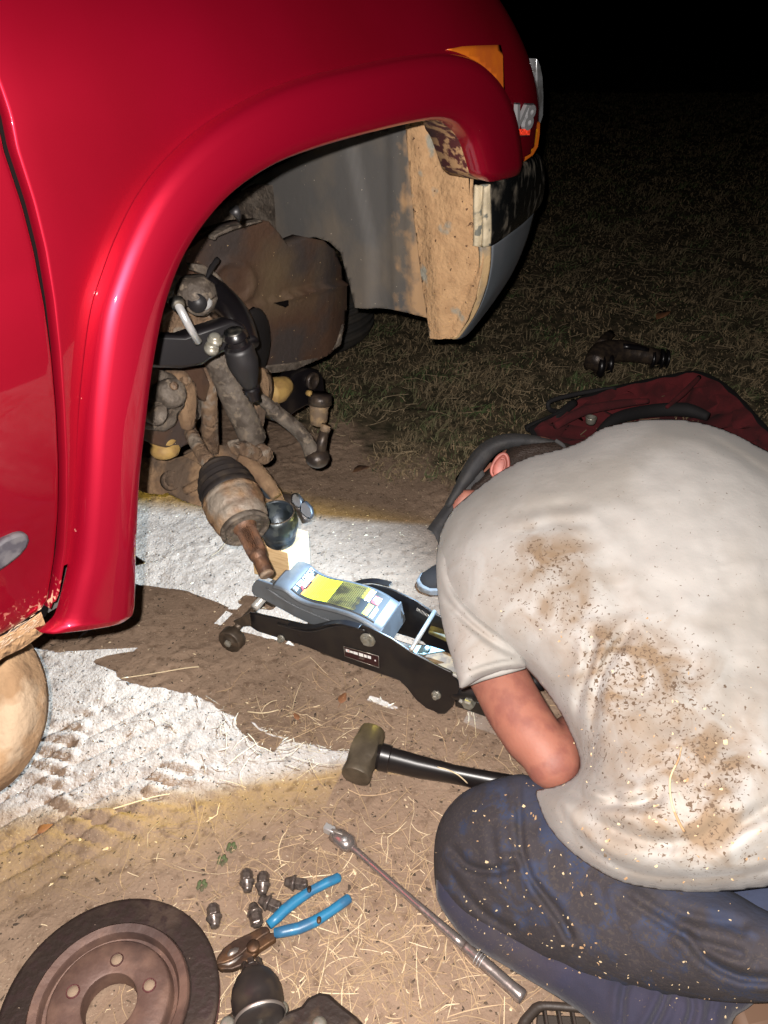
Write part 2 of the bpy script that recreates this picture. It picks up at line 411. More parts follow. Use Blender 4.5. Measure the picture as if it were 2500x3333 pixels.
# tyre tracks pressed into the dirt, running away to the right
tu = (XX + .70) * .80 + (YY - .80) * .60          # along the track
tv = -(XX + .70) * .60 + (YY - .80) * .80         # across it
band = np.exp(-((tv + .02) / .16) ** 4) * (1 / (1 + np.exp((tu - .34) / .05)))
groove = -np.exp(-((np.mod(tv + .005 * vnoise((ny, nx), 20, 11), .052) - .026) / .0055) ** 2) * .011
lug = .011 * (np.mod(tu * 1.0 + tv * .8 + .01 * vnoise((ny, nx), 14, 12), .042) > .020) * (vnoise((ny, nx), 24, 13) > -.25)
Z += band * (groove + lug * np.clip((tu - .05) / .1, 0, 1))
edge = np.minimum.reduce([XX - GX0, GX1 - XX, YY - GY0, GY1 - YY])
Z = Z * np.clip(edge / .1, 0, 1) - .02 * np.clip(1 - edge / .06, 0, 1)
def gz(x, y):
    i = int(min(max((x - GX0) / GS, 0), nx - 1)); j = int(min(max((y - GY0) / GS, 0), ny - 1))
    if x < GX0 or x > GX1 or y < GY0 or y > GY1: return -.008
    return float(Z[j, i])
verts = np.stack([XX.ravel(), YY.ravel(), Z.ravel()], 1)
ii, jj = np.meshgrid(np.arange(nx - 1), np.arange(ny - 1)); a0 = (jj * nx + ii).ravel()
faces = np.stack([a0, a0 + 1, a0 + nx + 1, a0 + nx], 1)

def ground_mat():
    m = bpy.data.materials.new('dirt_and_lawn_soil'); m.use_nodes = True
    nt = m.node_tree; N = nt.nodes; L = nt.links; b = N['Principled BSDF']
    b.inputs['Roughness'].default_value = .95; b.inputs['Specular IOR Level'].default_value = .2
    tc = N.new('ShaderNodeTexCoord')
    def noise(s, d, sx=1, sy=1):
        mp = N.new('ShaderNodeMapping'); mp.inputs['Scale'].default_value = (sx, sy, 1); L.new(tc.outputs['Object'], mp.inputs[0])
        n = N.new('ShaderNodeTexNoise'); n.inputs['Scale'].default_value = s; n.inputs['Detail'].default_value = d; L.new(mp.outputs[0], n.inputs['Vector']); return n.outputs[0]
    def rr(v, a, c, t0=0., t1=1.):
        r = N.new('ShaderNodeMapRange'); r.inputs[1].default_value = a; r.inputs[2].default_value = c; r.inputs[3].default_value = t0; r.inputs[4].default_value = t1; L.new(v, r.inputs[0]); return r.outputs[0]
    def mix(f, A_, B_):
        x = N.new('ShaderNodeMix'); x.data_type = 'RGBA'; L.new(f, x.inputs[0])
        for s, q in ((6, A_), (7, B_)):
            if isinstance(q, tuple): x.inputs[s].default_value = (*q, 1)
            else: L.new(q, x.inputs[s])
        return x.outputs[2]
    dirt = mix(rr(noise(3.2, 6), .38, .62), (.205, .142, .100), (.275, .195, .138))
    dirt = mix(rr(noise(45., 6), .55, .70), dirt, (.15, .10, .068))
    dirt = mix(rr(noise(210., 3), .66, .70), dirt, (.34, .27, .20))
    dirt = mix(rr(noise(130., 3), .69, .72), dirt, (.055, .035, .022))
    soil = mix(rr(noise(25., 8), .40, .65), (.040, .036, .020), (.125, .095, .058))
    sep = N.new('ShaderNodeSeparateXYZ'); L.new(tc.outputs['Object'], sep.inputs[0])
    ad = N.new('ShaderNodeMath'); ad.operation = 'MULTIPLY_ADD'; L.new(sep.outputs[0], ad.inputs[0]); ad.inputs[1].default_value = .75; L.new(sep.outputs[1], ad.inputs[2])
    a2 = N.new('ShaderNodeMath'); a2.operation = 'ADD'; L.new(ad.outputs[0], a2.inputs[0]); L.new(rr(noise(5., 6), .3, .7, -.2, .2), a2.inputs[1])
    col = mix(rr(a2.outputs[0], 2.08, 2.22), dirt, soil)
    L.new(col, b.inputs['Base Color'])
    bp = N.new('ShaderNodeBump'); bp.inputs['Strength'].default_value = .9; bp.inputs['Distance'].default_value = .003
    L.new(noise(160., 6), bp.inputs['Height']); L.new(bp.outputs[0], b.inputs['Normal'])
    return m
M['ground'] = ground_mat()
me = bpy.data.meshes.new('dirt_ground')
me.from_pydata([], [], []); me.vertices.add(len(verts)); me.vertices.foreach_set('co', verts.ravel())
me.loops.add(len(faces) * 4); me.loops.foreach_set('vertex_index', faces.ravel())
me.polygons.add(len(faces)); me.polygons.foreach_set('loop_start', np.arange(len(faces)) * 4)
me.polygons.foreach_set('loop_total', np.full(len(faces), 4)); me.update(calc_edges=True)
me.polygons.foreach_set('use_smooth', [True] * len(faces)); me.materials.append(M['ground'])
go = bpy.data.objects.new('dirt_ground', me); COL.objects.link(go)
tag(go, 'bare brown dirt with tyre tracks under the truck and tools', kind='structure')
mk('ground', [(-150, -60, -.014), (150, -60, -.014), (150, 200, -.014), (-150, 200, -.014)], [(0, 1, 2, 3)], M['ground'], smooth=False)
tag(bpy.data.objects['ground'], 'dark lawn ground running off into the night', kind='structure')

def grassmask(x, y):
    return y + .75 * x
# ------------------------------------------------------------------ grass, straw, chips (stuff)
def blades(name, mat, n, gen, label, matl=None):
    v = []; f = []; mi = []
    for k in range(n):
        g = gen(k)
        if g is None: continue
        pts, w, m_ = g
        P = np.array(pts); base = len(v)
        d = P[-1] - P[0]; s = np.array([-d[1], d[0], 0.]); s = s / (np.linalg.norm(s) + 1e-9)
        if np.linalg.norm(s) < .5: s = np.array([1., 0, 0])
        for i, p in enumerate(P):
            ww = w * (1 if i < len(P) - 1 else .4)
            v.append(tuple(p - s * ww)); v.append(tuple(p + s * ww + np.array([0, 0, w * .7])))
        for i in range(len(P) - 1):
            f.append((base + 2 * i, base + 2 * i + 1, base + 2 * i + 3, base + 2 * i + 2)); mi.append(m_)
    me = bpy.data.meshes.new(name); me.from_pydata(v, [], f)
    for q in (mat if isinstance(mat, list) else [mat]): me.materials.append(q)
    me.polygons.foreach_set('material_index', mi)
    o = bpy.data.objects.new(name, me); COL.objects.link(o)
    tag(o, label, kind='stuff'); return o

M['straw_d'] = pm('dull_straw', (.30, .21, .12), .8)
R = random.Random(3)
gn1 = vnoise((400, 400), 9, 21)
def gpatch(x, y):
    return gn1[int(abs(y * 40)) % 400, int(abs((x + 5) * 40)) % 400]
def ggen(k):
    t = R.random() ** 2.3
    y = 1.75 + t * 13.; x = R.uniform(-1.0, .55 + y * .62)
    if grassmask(x, y) < 2.12 + .25 * gpatch(x, y): return None
    p = gpatch(x, y)
    z0 = gz(x, y)
    L_ = R.uniform(.014, .045) * (1 + .3 * t); a = R.uniform(0, 6.28); lean = R.uniform(.5, 2.0)
    dx, dy = math.cos(a), math.sin(a)
    dry = R.random() < (.38 - .5 * p)
    L_ *= .75 + .8 * max(-.6, gpatch(x * 2.3 + 1, y * 2.3))
    if p < -.35 and R.random() < .5: return None
    pts = [(x, y, z0), (x + dx * L_ * lean * .4, y + dy * L_ * lean * .4, z0 + L_ * .55), (x + dx * L_ * lean * .9, y + dy * L_ * lean * .9, z0 + L_ * (.75 if not dry else .3))]
    return pts, R.uniform(.0009, .002) * (1 + t * 3.), (1 if dry else 0)
M['drygrass'] = pm('dry_lawn_blades', (.25, .18, .10), .8, c2=(.09, .068, .038), sc=70.)
blades('lawn_grass', [M['grass'], M['drygrass']], 110000, ggen, 'thin patchy lawn of green and dead blades in the dark')

def strawgen(dens):
    def g(k):
        x0, y0, L_, a, z, w, m_ = dens(k)
        bend = R.uniform(-.9, .9) * R.random(); kink = R.random() < .25
        pts = []; x, y = x0, y0; n = 4
        for i in range(n + 1):
            h = max(gz(x, y), gz(x, y + .004)) + z
            pts.append((x, y, h + .0015))
            a += bend * .5 + (R.uniform(-1.2, 1.2) if kink and i == 2 else 0)
            x += math.cos(a) * L_ / n; y += math.sin(a) * L_ / n
        return pts, w, m_
    return g
def dens1(k):
    q = R.random()
    if q < .62:
        c = R.choice([(-.05, .68, .17, .10), (-.12, .58, .16, .10), (.02, .55, .14, .10), (-.20, .66, .14, .09), (-.05, .47, .16, .08)])
        x = R.gauss(c[0], c[2]); y = R.gauss(c[1], c[3])
    elif q < .75:
        x = R.gauss(-.16, .10); y = R.gauss(1.02, .07)
    elif q < .82:
        x = R.gauss(.17, .10); y = R.gauss(.93, .06)
    else:
        x = R.uniform(-1.1, 1.0); y = R.uniform(.4, 2.3)
        if R.random() < .5: x = R.gauss(.02, .12); y = R.gauss(.62, .10)
    L_ = R.choice([R.uniform(.004, .018), R.uniform(.006, .02), R.uniform(.006, .025), R.uniform(.02, .05), R.uniform(.05, .12)]); 
    return x, y, L_, R.uniform(0, 6.28), R.uniform(0, .004), R.uniform(.0003, .0008), R.choice([0, 0, 2, 2, 2, 2, 1])
blades('straw_litter', [M['straw'], M['straw_p'], M['straw_d']], 2500, strawgen(dens1), 'loose dry straw and chaff strewn over the dirt')
def dens2(k):
    t = R.random(); y = 2.0 + t * 3.5; x = R.uniform(-.5, .5 + y * .6)
    return x, y, R.uniform(.02, .11), R.uniform(0, 6.28), R.uniform(.012, .028), R.uniform(.0008, .0016), 0
M['straw_far'] = pm('weathered_straw', (.34, .26, .16), .8)
def sg2(k):
    pts, w, m_ = strawgen(dens2)(k)
    return (pts, w, m_) if grassmask(pts[0][0], pts[0][1]) > 2.05 else None
blades('straw_on_lawn', [M['straw_far']], 3200, sg2, 'stray straw stalks caught in the lawn')

mb = MB()
for k in range(17000):
    x = R.uniform(-1.05, .75); y = R.uniform(.38, 2.1)
    s = R.uniform(.0006, .0023) * (1 if R.random() < .93 else 1.8); a = R.uniform(0, 6.28); el = R.uniform(1., 2.6)
    z = gz(x, y) + s * .1
    n_ = 5; rr_ = []
    for q in range(n_):
        b = 2 * math.pi * q / n_ + R.uniform(-.4, .4); r_ = s * R.uniform(.55, 1.2); cx_, cy_ = math.cos(b) * r_ * el, math.sin(b) * r_
        rr_.append((x + cx_ * math.cos(a) - cy_ * math.sin(a), y + cx_ * math.sin(a) + cy_ * math.cos(a), z))
    u = R.random()
    mb.add(rr_ + [(x, y, z + s * R.uniform(.3, .9))], [(q, (q + 1) % n_, n_) for q in range(n_)], 0 if u < .50 else (1 if u < .95 else 2))
M['pebble'] = pm('dirt_clod', (.25, .18, .125), .95)
o = mb.make('bark_chips_and_clods', [M['chip'], M['pebble'], M['straw_p']], smooth=False)
tag(o, 'dark bark chips and small clods scattered over the dirt', kind='stuff')

# ------------------------------------------------------------------ the truck body
truck = thing('pickup_truck', 'red pickup truck jacked up with its front wheel off and suspension bare', 'truck', TW(.5, -.9, 0))
R_N = .42; U_N = 1.035
def S(u, w):
    """sideways offset of the body skin"""
    v = 0.0
    if u > U_N:
        v -= R_N - math.sqrt(max(R_N ** 2 - min(u - U_N, R_N * .985) ** 2, 0))
    ws = 1.10 - .10 * max(0, min(1, (u - .75) / .45)) ** 2
    if w > ws: v -= (w - ws) ** 2 * 2.6
    v += .010 * math.exp(-((w - 1.0) / .2) ** 2) - .018 * max(0, .75 - w) / .25 * (1 if u < .3 else 0) * max(0, .75 - w)
    if u < -.35: v -= 0
    return v
gapP = [(0, 250), (12, 320), (50, 440), (75, 540), (95, 650), (110, 760), (122, 880), (130, 1000), (132, 1100), (128, 1200), (115, 1290), (95, 1345)]
gapT = np.array([TC(V(x, y, 0)) for x, y in gapP])
def gap_u(w):
    o_ = np.argsort(gapT[:, 2]); return float(np.interp(w, gapT[o_, 2], gapT[o_, 0]))
pairs = [((85, 1364), (262, 1346)), ((105, 1345), (287, 1328)), ((122, 1322), (295, 1305)), ((140, 1250), (297, 1200)), ((152, 1180), (300, 1120)), ((160, 1050), (304, 1030)), ((165, 900), (315, 930)),
         ((175, 760), (331, 800)), ((188, 660), (356, 670)), ((210, 585), (388, 575)), ((240, 505), (425, 508)), ((285, 418), (475, 446)), ((345, 342), (530, 397)),
         ((430, 268), (605, 352)), ((540, 205), (690, 321)), ((640, 168), (770, 298)), ((740, 145), (840, 280)), ((860, 122), (900, 267)), ((940, 115), (945, 261)), ((1000, 128), (978, 266)),
         ((1040, 162), (1002, 282)), ((1068, 208), (1020, 306)), ((1085, 258), (1031, 338)), ((1094, 310), (1038, 362)), ((1098, 350), (1044, 380)), ((1099, 378), (1058, 393))]
outT = np.array([TC(V(*p[0], .0)) for p in pairs]); inT = np.array([TC(V(*p[1], .035)) for p in pairs])
outT = spline(outT, 4); inT = spline(inT, 4)
archpoly = [(o_[0], o_[2]) for o_ in outT]
cen = np.array([.48, .75])
archin = []
for p in archpoly:
    q = np.array(p) + (cen - np.array(p)) / np.linalg.norm(cen - np.array(p)) * .02
    archin.append(tuple(q))
archin = [(archin[0][0] + .02, .2)] + archin + [(archin[-1][0] + .005, .88), (1.0, .2)]
def inpoly(x, y, poly):
    c = False; n = len(poly); j = n - 1
    for i in range(n):
        if (poly[i][1] > y) != (poly[j][1] > y) and x < (poly[j][0] - poly[i][0]) * (y - poly[i][1]) / (poly[j][1] - poly[i][1]) + poly[i][0]: c = not c
        j = i
    return c
# fender
W0, W1 = .535, 1.36
nw, nu = 110, 190
v = []; f = []
def fen_low(u):
    if u < .3: return np.interp(u, [-.13, -.11, .0], [.542, .545, .60])
    return np.interp(u, [.9, 1.03, 1.10, 1.2, 1.5], [.93, .925, .945, .96, .98])
for j in range(nw + 1):
    w = W0 + (W1 - W0) * j / nw
    u0 = gap_u(w) + .006
    for i in range(nu + 1):
        u = u0 + (1.45 - u0) * i / nu if i > 3 else u0 + (0, .0008, .0022, .0045)[i]
        vv = S(u, w) - ((.016, .0009, .0002)[i] if i < 3 else 0)
        # swage between the door gap and the arch flare
        if u < .02: vv += .005 * min(1, max(0, (.80 - w) / .15)) * math.exp(-((u - u0 - .030) / .010) ** 2)
        v.append(TW(u, vv, w))
for j in range(nw):
    w = W0 + (W1 - W0) * (j + .5) / nw; u0 = gap_u(w) + .004
    for i in range(nu):
        u = u0 + (1.45 - u0) * (i + .5) / nu
        if inpoly(u, w, archin): continue
        if w < fen_low(u): continue
        f.append((j * (nu + 1) + i, j * (nu + 1) + i + 1, (j + 1) * (nu + 1) + i + 1, (j + 1) * (nu + 1) + i))
mk('fender', v, f, M['paint'], truck, label='dull red front fender, dirt specked')
# door
DL = np.array([TC(V(x, y, -.0)) for x, y in [(0, 1408), (40, 1385), (95, 1347)]])
v = []; f = []; na = 60
for j in range(nw + 1):
    for i in range(na + 1):
        t = i / na
        w = .50 + (W1 - .50) * j / nw
        ue = gap_u(w) - .004
        u = -1.2 + (ue + 1.2) * (1 - (1 - t) ** 1.8)
        lo_ = np.interp(u, [-.5, DL[0][0], DL[1][0], DL[2][0]], [DL[0][2] - .02, DL[0][2], DL[1][2], DL[2][2]])
        w2 = lo_ + (W1 - lo_) * j / nw
        ue = gap_u(w2) - .006
        u = -1.2 + (ue + 1.2) * (1 - (1 - t) ** 1.8)
        if i >= na - 3: u = ue - (.0045, .0022, .0008, 0)[i - na + 3]
        vv = S(u, w2) - ((.0002, .0009, .016)[i - na + 2] if i >= na - 2 else 0) - .03 * max(0, 1 - j / 4.) ** 2
        # dished side above the rubbing strip
        vv += .006 * math.sin(min(max((w2 - .62) / .35, 0), 1) * math.pi)
        v.append(TW(u, vv, w2))
for j in range(nw):
    for i in range(na): f.append((j * (na + 1) + i, j * (na + 1) + i + 1, (j + 1) * (na + 1) + i + 1, (j + 1) * (na + 1) + i))
door = mk('door', v, f, M['paint'], truck, label='red front door, muddy along its lower edge')
ml = [V(x, y, .012) for x, y in [(-60, 1225), (-20, 1190), (10, 1166), (35, 1155), (52, 1151), (63, 1156), (66, 1168), (60, 1184), (45, 1202), (20, 1222), (-10, 1242), (-50, 1270)]]
mv, mf = prism(ml, -TN * .014)
mk('rub_strip', mv, mf, M['trim'], door, bevel=.004)
# rubber seam behind the door gap
v = []
for j in range(41):
    w = .53 + (W1 - .53) * j / 40; u = gap_u(w)
    v += [TW(u - .014, S(u, w) - .017, w), TW(u + .014, S(u, w) - .017, w)]
mk('door_seal', v, [(2 * j, 2 * j + 1, 2 * j + 3, 2 * j + 2) for j in range(40)], M['seam'], truck)
# rocker under the door
rk = [V(x, y, -.012) for x, y in [(-80, 1470), (0, 1405), (45, 1384), (97, 1346)]]
v = []; 
for p in rk: v += [p + [0, 0, .02], p + TN * .001 + [0, 0, -.012], p - TN * .05 + [0, 0, -.042]]
mk('rocker_panel', v, [(3 * i + a, 3 * i + a + 1, 3 * i + a + 4, 3 * i + a + 3) for i in range(3) for a in (0, 1)], M['mud'], truck, label='clay-caked rocker panel under the door')

# flare
nfl = len(outT); rings = []
for k in range(nfl):
    O = TW(outT[k][0], S(outT[k][0], outT[k][2]) + .001, outT[k][2]); I = TW(inT[k][0], .035, inT[k][2])
    e = min(1, k / 5., (nfl - 1 - k) / 4.) ** .5 if 0 < k < nfl - 1 else 0.
    prof = [(0, 0, .0), (0.0, .016, 0), (.06, .026, 0), (.22, .026, 0), (.45, .024, 0), (.72, .018, 0), (.90, .010, 0), (.975, .0, 0), (1.0, -.012, 0), (.985, -.03, 0)]
    rings.append([O + (I - O) * t + TN * (b * (.35 + .65 * e)) for t, b, _ in prof])
    # round off both ends of the flare
    dk = (.010 * max(0, 1 - k / 4.)**2)
v, f = loft(rings, closed=False, caps=False)
mk('wheel_flare', v, f, M['paint_flare'], truck, label='glossy red wheel arch flare with a scuffed lip')
n = len(v); v0 = len(f)
# cap the rear foot and the front foot of the flare
for nm, r_ in (('a', rings[0]), ('b', rings[-1])):
    v, f = prism(r_, -TN * .02)
    mk('flare_end', v, f, M['paint_mud'] if nm == 'b' else M['paint_flare'], truck, smooth=False)
# return flange behind the lip
rings = []
for k in range(nfl):
    I = TW(inT[k][0], .035, inT[k][2]); up_ = norm([0, 0, 1]); c = TW(.48, .035, .80); out = norm(I - c)
    w_ = .010 + .055 * max(0, min(1, (k - 68) / 14.))
    rings.append([I + out * .002 - TN * .010, I + out * (.003) - TN * .03, I + out * .006 - TN * (.03 + w_), I + out * .05 - TN * (.04 + w_)])
v, f = loft(rings[:72], closed=False, caps=False)
mk('flare_flange', v, f, M['seam'], truck)
v, f = loft(rings[71:], closed=False, caps=False)
mk('flare_flange', v, f, M['paint_mud'], truck, label='mud-splashed inner face of the flare')

# pale scuffs and dried mud streaks on the flare's rear edge and the door's foot
mb = MB()
SR = random.Random(11)
for k in range(60):
    L_ = SR.uniform(.002, .011) * (1 if SR.random() < .85 else 1.8)
    x = SR.uniform(2, 88); y = 1402 - x * .62 - SR.random() ** 2 * 34; c = SK(x, y, .0035) if 'SK' in globals() else V(x, y, .004); d = norm(TH + np.array([0, 0, SR.uniform(-.2, .5)])); e = np.array([0, 0, 1.])
    w_ = SR.uniform(.0004, .0012)
    mb.add([c - d * L_ / 2, c + e * w_, c + d * L_ / 2, c - e * w_ * .7], [(0, 1, 2, 3)])
M['scuff'] = pm('pale_scuff', (.50, .36, .25), .9)
mb.make('mud_scuffs', M['scuff'], truck, smooth=False)['kind'] = 'stuff'

def patch(rows, nm, mat, thick=None, parent=truck, m=4, **k):
    """rows: list of point rows (same length); splined both ways"""
    A_ = np.array([spline(r, m) for r in rows]); B_ = np.array([spline(A_[:, i], m) for i in range(A_.shape[1])])
    na_, nb_ = B_.shape[0], B_.shape[1]
    v = B_.reshape(-1, 3); f = [(i * nb_ + j, i * nb_ + j + 1, (i + 1) * nb_ + j + 1, (i + 1) * nb_ + j) for i in range(na_ - 1) for j in range(nb_ - 1)]
    if thick is not None: v, f = solid(v, f, thick)
    return mk(nm, v, f, mat, parent, **k)
def poly_sheet(px, fn, nm, mat, thick, parent=truck, step=8., bump=None, **k):
    """sheet with a traced outline on the surface fn(x, y); optional relief bump(x, y) along the thickness"""
    P = np.array(px, float); bmn = bmesh.new()
    vs = [bmn.verts.new((x, y, 0)) for x, y in P]
    bmn.faces.new(vs)
    for ax in (0, 1):
        lo_, hi_ = P[:, ax].min(), P[:, ax].max(); c = lo_ + step
        while c < hi_:
            no = [0, 0, 0]; no[ax] = 1; co = [0, 0, 0]; co[ax] = c
            bmesh.ops.bisect_plane(bmn, geom=bmn.verts[:] + bmn.edges[:] + bmn.faces[:], plane_co=co, plane_no=no, dist=1e-5)
            c += step
    bmn.verts.ensure_lookup_table(); bmn.verts.index_update()
    tn = norm(thick); v = []
    for q in bmn.verts:
        p = fn(q.co.x, q.co.y)
        if bump: p = p - tn * bump(q.co.x, q.co.y)
        v.append(p)
    f = [tuple(q.index for q in fa.verts) for fa in bmn.faces]; bmn.free()
    v, f = solid(v, f, thick)
    return mk(nm, v, f, mat, parent, **k)

# wheel-well liner: front wall behind the mud, ribbed grey plastic
def lin_u(x, y):
    t = (x - 900) / 150.
    return .955 - .02 * max(0, -t) 
def fl(x, y): return Uq(x, y, .955 + .00010 * (920 - x) * (1 if x < 920 else .3))
def ridge(cx, w, a): return lambda x, y: a * math.exp(-((x - cx(y)) / w) ** 2)
r1 = lambda x, y: .007 / (1 + math.exp(-(x - 836 - .02 * (y - 400)) / 3.)); r2 = ridge(lambda y: 878 + .05 * (y - 400), 5, .004); r3 = lambda x, y: -.014 / (1 + math.exp(-(x - 768 - .20 * (min(y, 540) - 380)) / 3.))
poly_sheet([(640, 338), (700, 312), (800, 285), (893, 262), (896, 400), (900, 480), (912, 600), (934, 690), (922, 690), (890, 680), (850, 672), (766, 665), (756, 620), (748, 590), (735, 545), (710, 522), (680, 512),
            (665, 514), (640, 520), (622, 527), (605, 515), (592, 500), (575, 470), (555, 440), (545, 425), (520, 410), (560, 380)], fl, 'wheel_liner', M['liner_c'], TH * .006,
           bump=lambda x, y: r1(x, y) + r2(x, y) + r3(x, y) + .012 * max(0, (430 - y) / 170.) * max(0, (760 - x) / 200.), label='dusty grey plastic wheel-well liner')
# the clay-covered wall nearest the outside
fm = lambda x, y: Uq(x, y, .950 + .00004 * abs(x - 950))
rm1 = lambda x, y: .004 * math.sin((x - 880) / 22. + y / 140.) + .006 * math.exp(-((x - (905 + .13 * (y - 300))) / 16) ** 2) - .007 * math.exp(-((x - (1031 - .42 * max(0, y - 570))) / 5) ** 2) * (y > 560)
poly_sheet([(878, 268), (930, 255), (985, 262), (1010, 300), (1030, 370), (1019, 388), (1018, 428), (1028, 442), (1040, 446), (1042, 530), (1041, 560), (1034, 600), (1022, 650), (1005, 695), (988, 724), (975, 731), (930, 731), (926, 700),
            (917, 650), (908, 600), (900, 540), (893, 480), (888, 420), (884, 350)], fm, 'mud_caked_splash_guard', M['mud'], TH * .012, bump=rm1, step=6., label='splash guard caked in dried tan clay')
# black pocket beside the bumper end
v, f = prism([V(x, y, -.035) for x, y in [(1012, 380), (1048, 388), (1048, 445), (1030, 445), (1014, 430)]], TH * .004)
mk('bracket_pocket', v, f, M['black_new'], truck, smooth=False)
# valance
vr = [[V(1038, 530, .0), V(1040, 570, .0), V(1034, 620, -.005), V(1018, 670, -.02), V(990, 722, -.045), V(976, 731, -.05)],
      [V(1062, 530, .012), V(1060, 575, .010), V(1050, 625, 0), V(1030, 675, -.015), V(996, 725, -.043), V(980, 733, -.05)],
      [V(1098, 504, .0), V(1088, 560, -.005), V(1072, 615, -.01), V(1045, 665, -.02), V(1003, 724, -.045), V(983, 733, -.05)],
      [V(1130, 480, -.035), V(1115, 545, -.035), V(1092, 600, -.035), V(1058, 655, -.035), V(1008, 722, -.048), V(985, 733, -.052)],
      [V(1158, 452, -.085), V(1140, 515, -.08), V(1110, 585, -.07), V(1067, 652, -.06), V(1013, 720, -.055), V(987, 733, -.055)]]
patch(vr[1:], 'valance', M['valance'], -TN * .006, label='smooth grey plastic valance under the bumper')
patch(vr[:2], 'valance_lip', M['valance_m'], -TN * .006, label='clay-smeared rear lip of the valance')
# bumper
bt = [[(1041, 402), (1039, 450), (1040, 500), (1038, 534)], [(1060, 398), (1062, 450), (1063, 500), (1061, 531)]]
rows = [[V(x, y, -.02 + .006) for x, y in bt[0]], [V(x + 4, y, .012) for x, y in bt[0]], [V(x, y, .022) for x, y in bt[1]]]
patch(rows, 'bumper_end', M['cap_mud'], -TN * .02, label='pale muddied end cap of the bumper')
rows = [[V(1060, 391, .0), V(1060, 400, .021), V(1062, 450, .022), V(1063, 500, .021), V(1061, 532, .012)],
        [V(1075, 383, .0), V(1076, 396, .021), V(1078, 448, .024), V(1078, 490, .022), V(1076, 523, .012)],
        [V(1100, 366, .0), V(1102, 380, .016), V(1104, 430, .018), V(1103, 480, .016), V(1100, 505, .005)],
        [V(1128, 350, -.03), V(1132, 362, -.012), V(1134, 410, -.010), V(1132, 460, -.014), V(1130, 482, -.025)],
        [V(1148, 336, -.075), V(1155, 345, -.055), V(1160, 390, -.05), V(1157, 440, -.06), V(1155, 458, -.08)],
        [V(1160, 332, -.16), V(1170, 345, -.13), V(1177, 385, -.12), V(1172, 430, -.13), V(1164, 448, -.15)],
        [V(1158, 330, -.30), V(1168, 345, -.27), V(1174, 385, -.26), V(1170, 430, -.27), V(1160, 448, -.30)]]
patch(rows, 'bumper', M['chrome_dark'], TH * -.004 - TN * .01, label='dark dirty chrome bumper wrapping the corner')
rows = [[V(1095, 370, -.06), V(1100, 362, .0)], [V(1128, 352, -.08), V(1130, 349, -.03)], [V(1150, 338, -.13), V(1152, 334, -.075)]]
# lamps at the corner
v, f = prism([V(x, y, -.075) for x, y in [(1161, 125), (1168, 140), (1173, 165), (1175, 205), (1174, 250), (1168, 268), (1150, 278), (1155, 240), (1160, 190)]], -TN * .05)
mk('headlight', v, f, M['lens'], truck, bevel=.003)
am = [V(x, y, -.022) for x, y in [(1150, 272), (1168, 262), (1167, 290), (1163, 318), (1152, 337), (1133, 350), (1130, 346), (1138, 312)]]
v, f = prism(am, -TN * .03)
ts = mk('turn_signal', v, f, M['amber_dull'], truck, bevel=.003)
v, f = prism([V(x, y, -.018) for x, y in [(1157, 279), (1163, 277), (1159, 308), (1146, 333), (1143, 330), (1150, 305)]], -TN * .006)
mk('reflector_bar', v, f, M['amber'], ts, bevel=.002)
# amber reflection in the fender paint above the arch, made as a coloured panel
def SK(x, y, off):
    v_ = 0.
    for _ in range(6):
        p = V(x, y, v_); t = TC(p); v_ = S(t[0], t[2]) + off
    return V(x, y, v_)
poly_sheet([(966, 107), (1000, 100), (1040, 98), (1082, 97), (1087, 120), (1089, 160), (1091, 200), (1086, 196), (1074, 182), (1062, 165), (1048, 148), (1030, 134), (1008, 121), (988, 113)], lambda x, y: SK(x, y, .0022), 'amber_reflection_panel', M['amber_dull'], -TN * .002, step=12., label='amber reflection on the fender above the arch, made as a thin coloured panel')
# badge
def text_mesh(s, size=1., shear=0., ext=.0, bold=0.):
    c = bpy.data.curves.new('t', 'FONT'); c.body = s; c.size = size; c.align_x = 'CENTER'; c.align_y = 'CENTER'; c.shear = shear; c.extrude = ext; c.resolution_u = 3; c.offset = bold
    o = bpy.data.objects.new('t', c); COL.objects.link(o)
    dg = bpy.context.evaluated_depsgraph_get(); me = o.evaluated_get(dg).to_mesh()
    v = np.array([tuple(q.co) for q in me.vertices]); f = [tuple(p.vertices) for p in me.polygons]
    o.evaluated_get(dg).to_mesh_clear(); bpy.data.objects.remove(o); bpy.data.curves.remove(c)
    return v, f
bc = SK(1128, 262, .004)
e1 = norm(SK(1140, 262, .004) - SK(1112, 262, .004)); e2 = norm(np.array([0, 0, 1.]) + e1 * .03); e3 = norm(np.cross(e1, e2)); e3 = e3 if e3 @ (CP - bc) > 0 else -e3
def put(v, c, a, b, n_): return [c + a * q[0] + b * q[1] + n_ * q[2] for q in v]
bx, bf = box((0, 0, 0), (.078, 0, 0), (0, .013, 0), (0, 0, .004))
badge = mk('badge', put(bx, SK(1127, 287, .004), e1, e2, e3), bf, M['badge_dark'], truck, bevel=.002)
tv, tf = text_mesh('V8', .062, .25, .004, .0012)
tv[:, 0] *= 1.35
M['badge_grey'] = pm('dark_chrome_badge', (.34, .34, .35), .25, .45)
mk('badge_numeral', put(tv, SK(1127, 257, .006), e1, e2, e3), tf, M['badge_grey'], badge, smooth=False)
tv, tf = text_mesh('V8', .062, .25, .002, .004)
tv[:, 0] *= 1.35
mk('badge_backing', put(tv, SK(1127, 257, .002), e1, e2, e3), tf, M['badge_dark'], badge, smooth=False)
tv, tf = text_mesh('MAGNUM', .0150, .0, .0012, .0005)
mk('badge_lettering', put(tv, SK(1129, 286, .008), e1, e2, e3), tf, M['badge_red'], badge, smooth=False)
bx, bf = box((0, 0, 0), (.007, 0, 0), (0, .011, 0), (0, 0, .003))
mk('badge_mark', put(bx, SK(1111, 290, .008), e1, e2, e3), bf, M['badge_red'], badge)
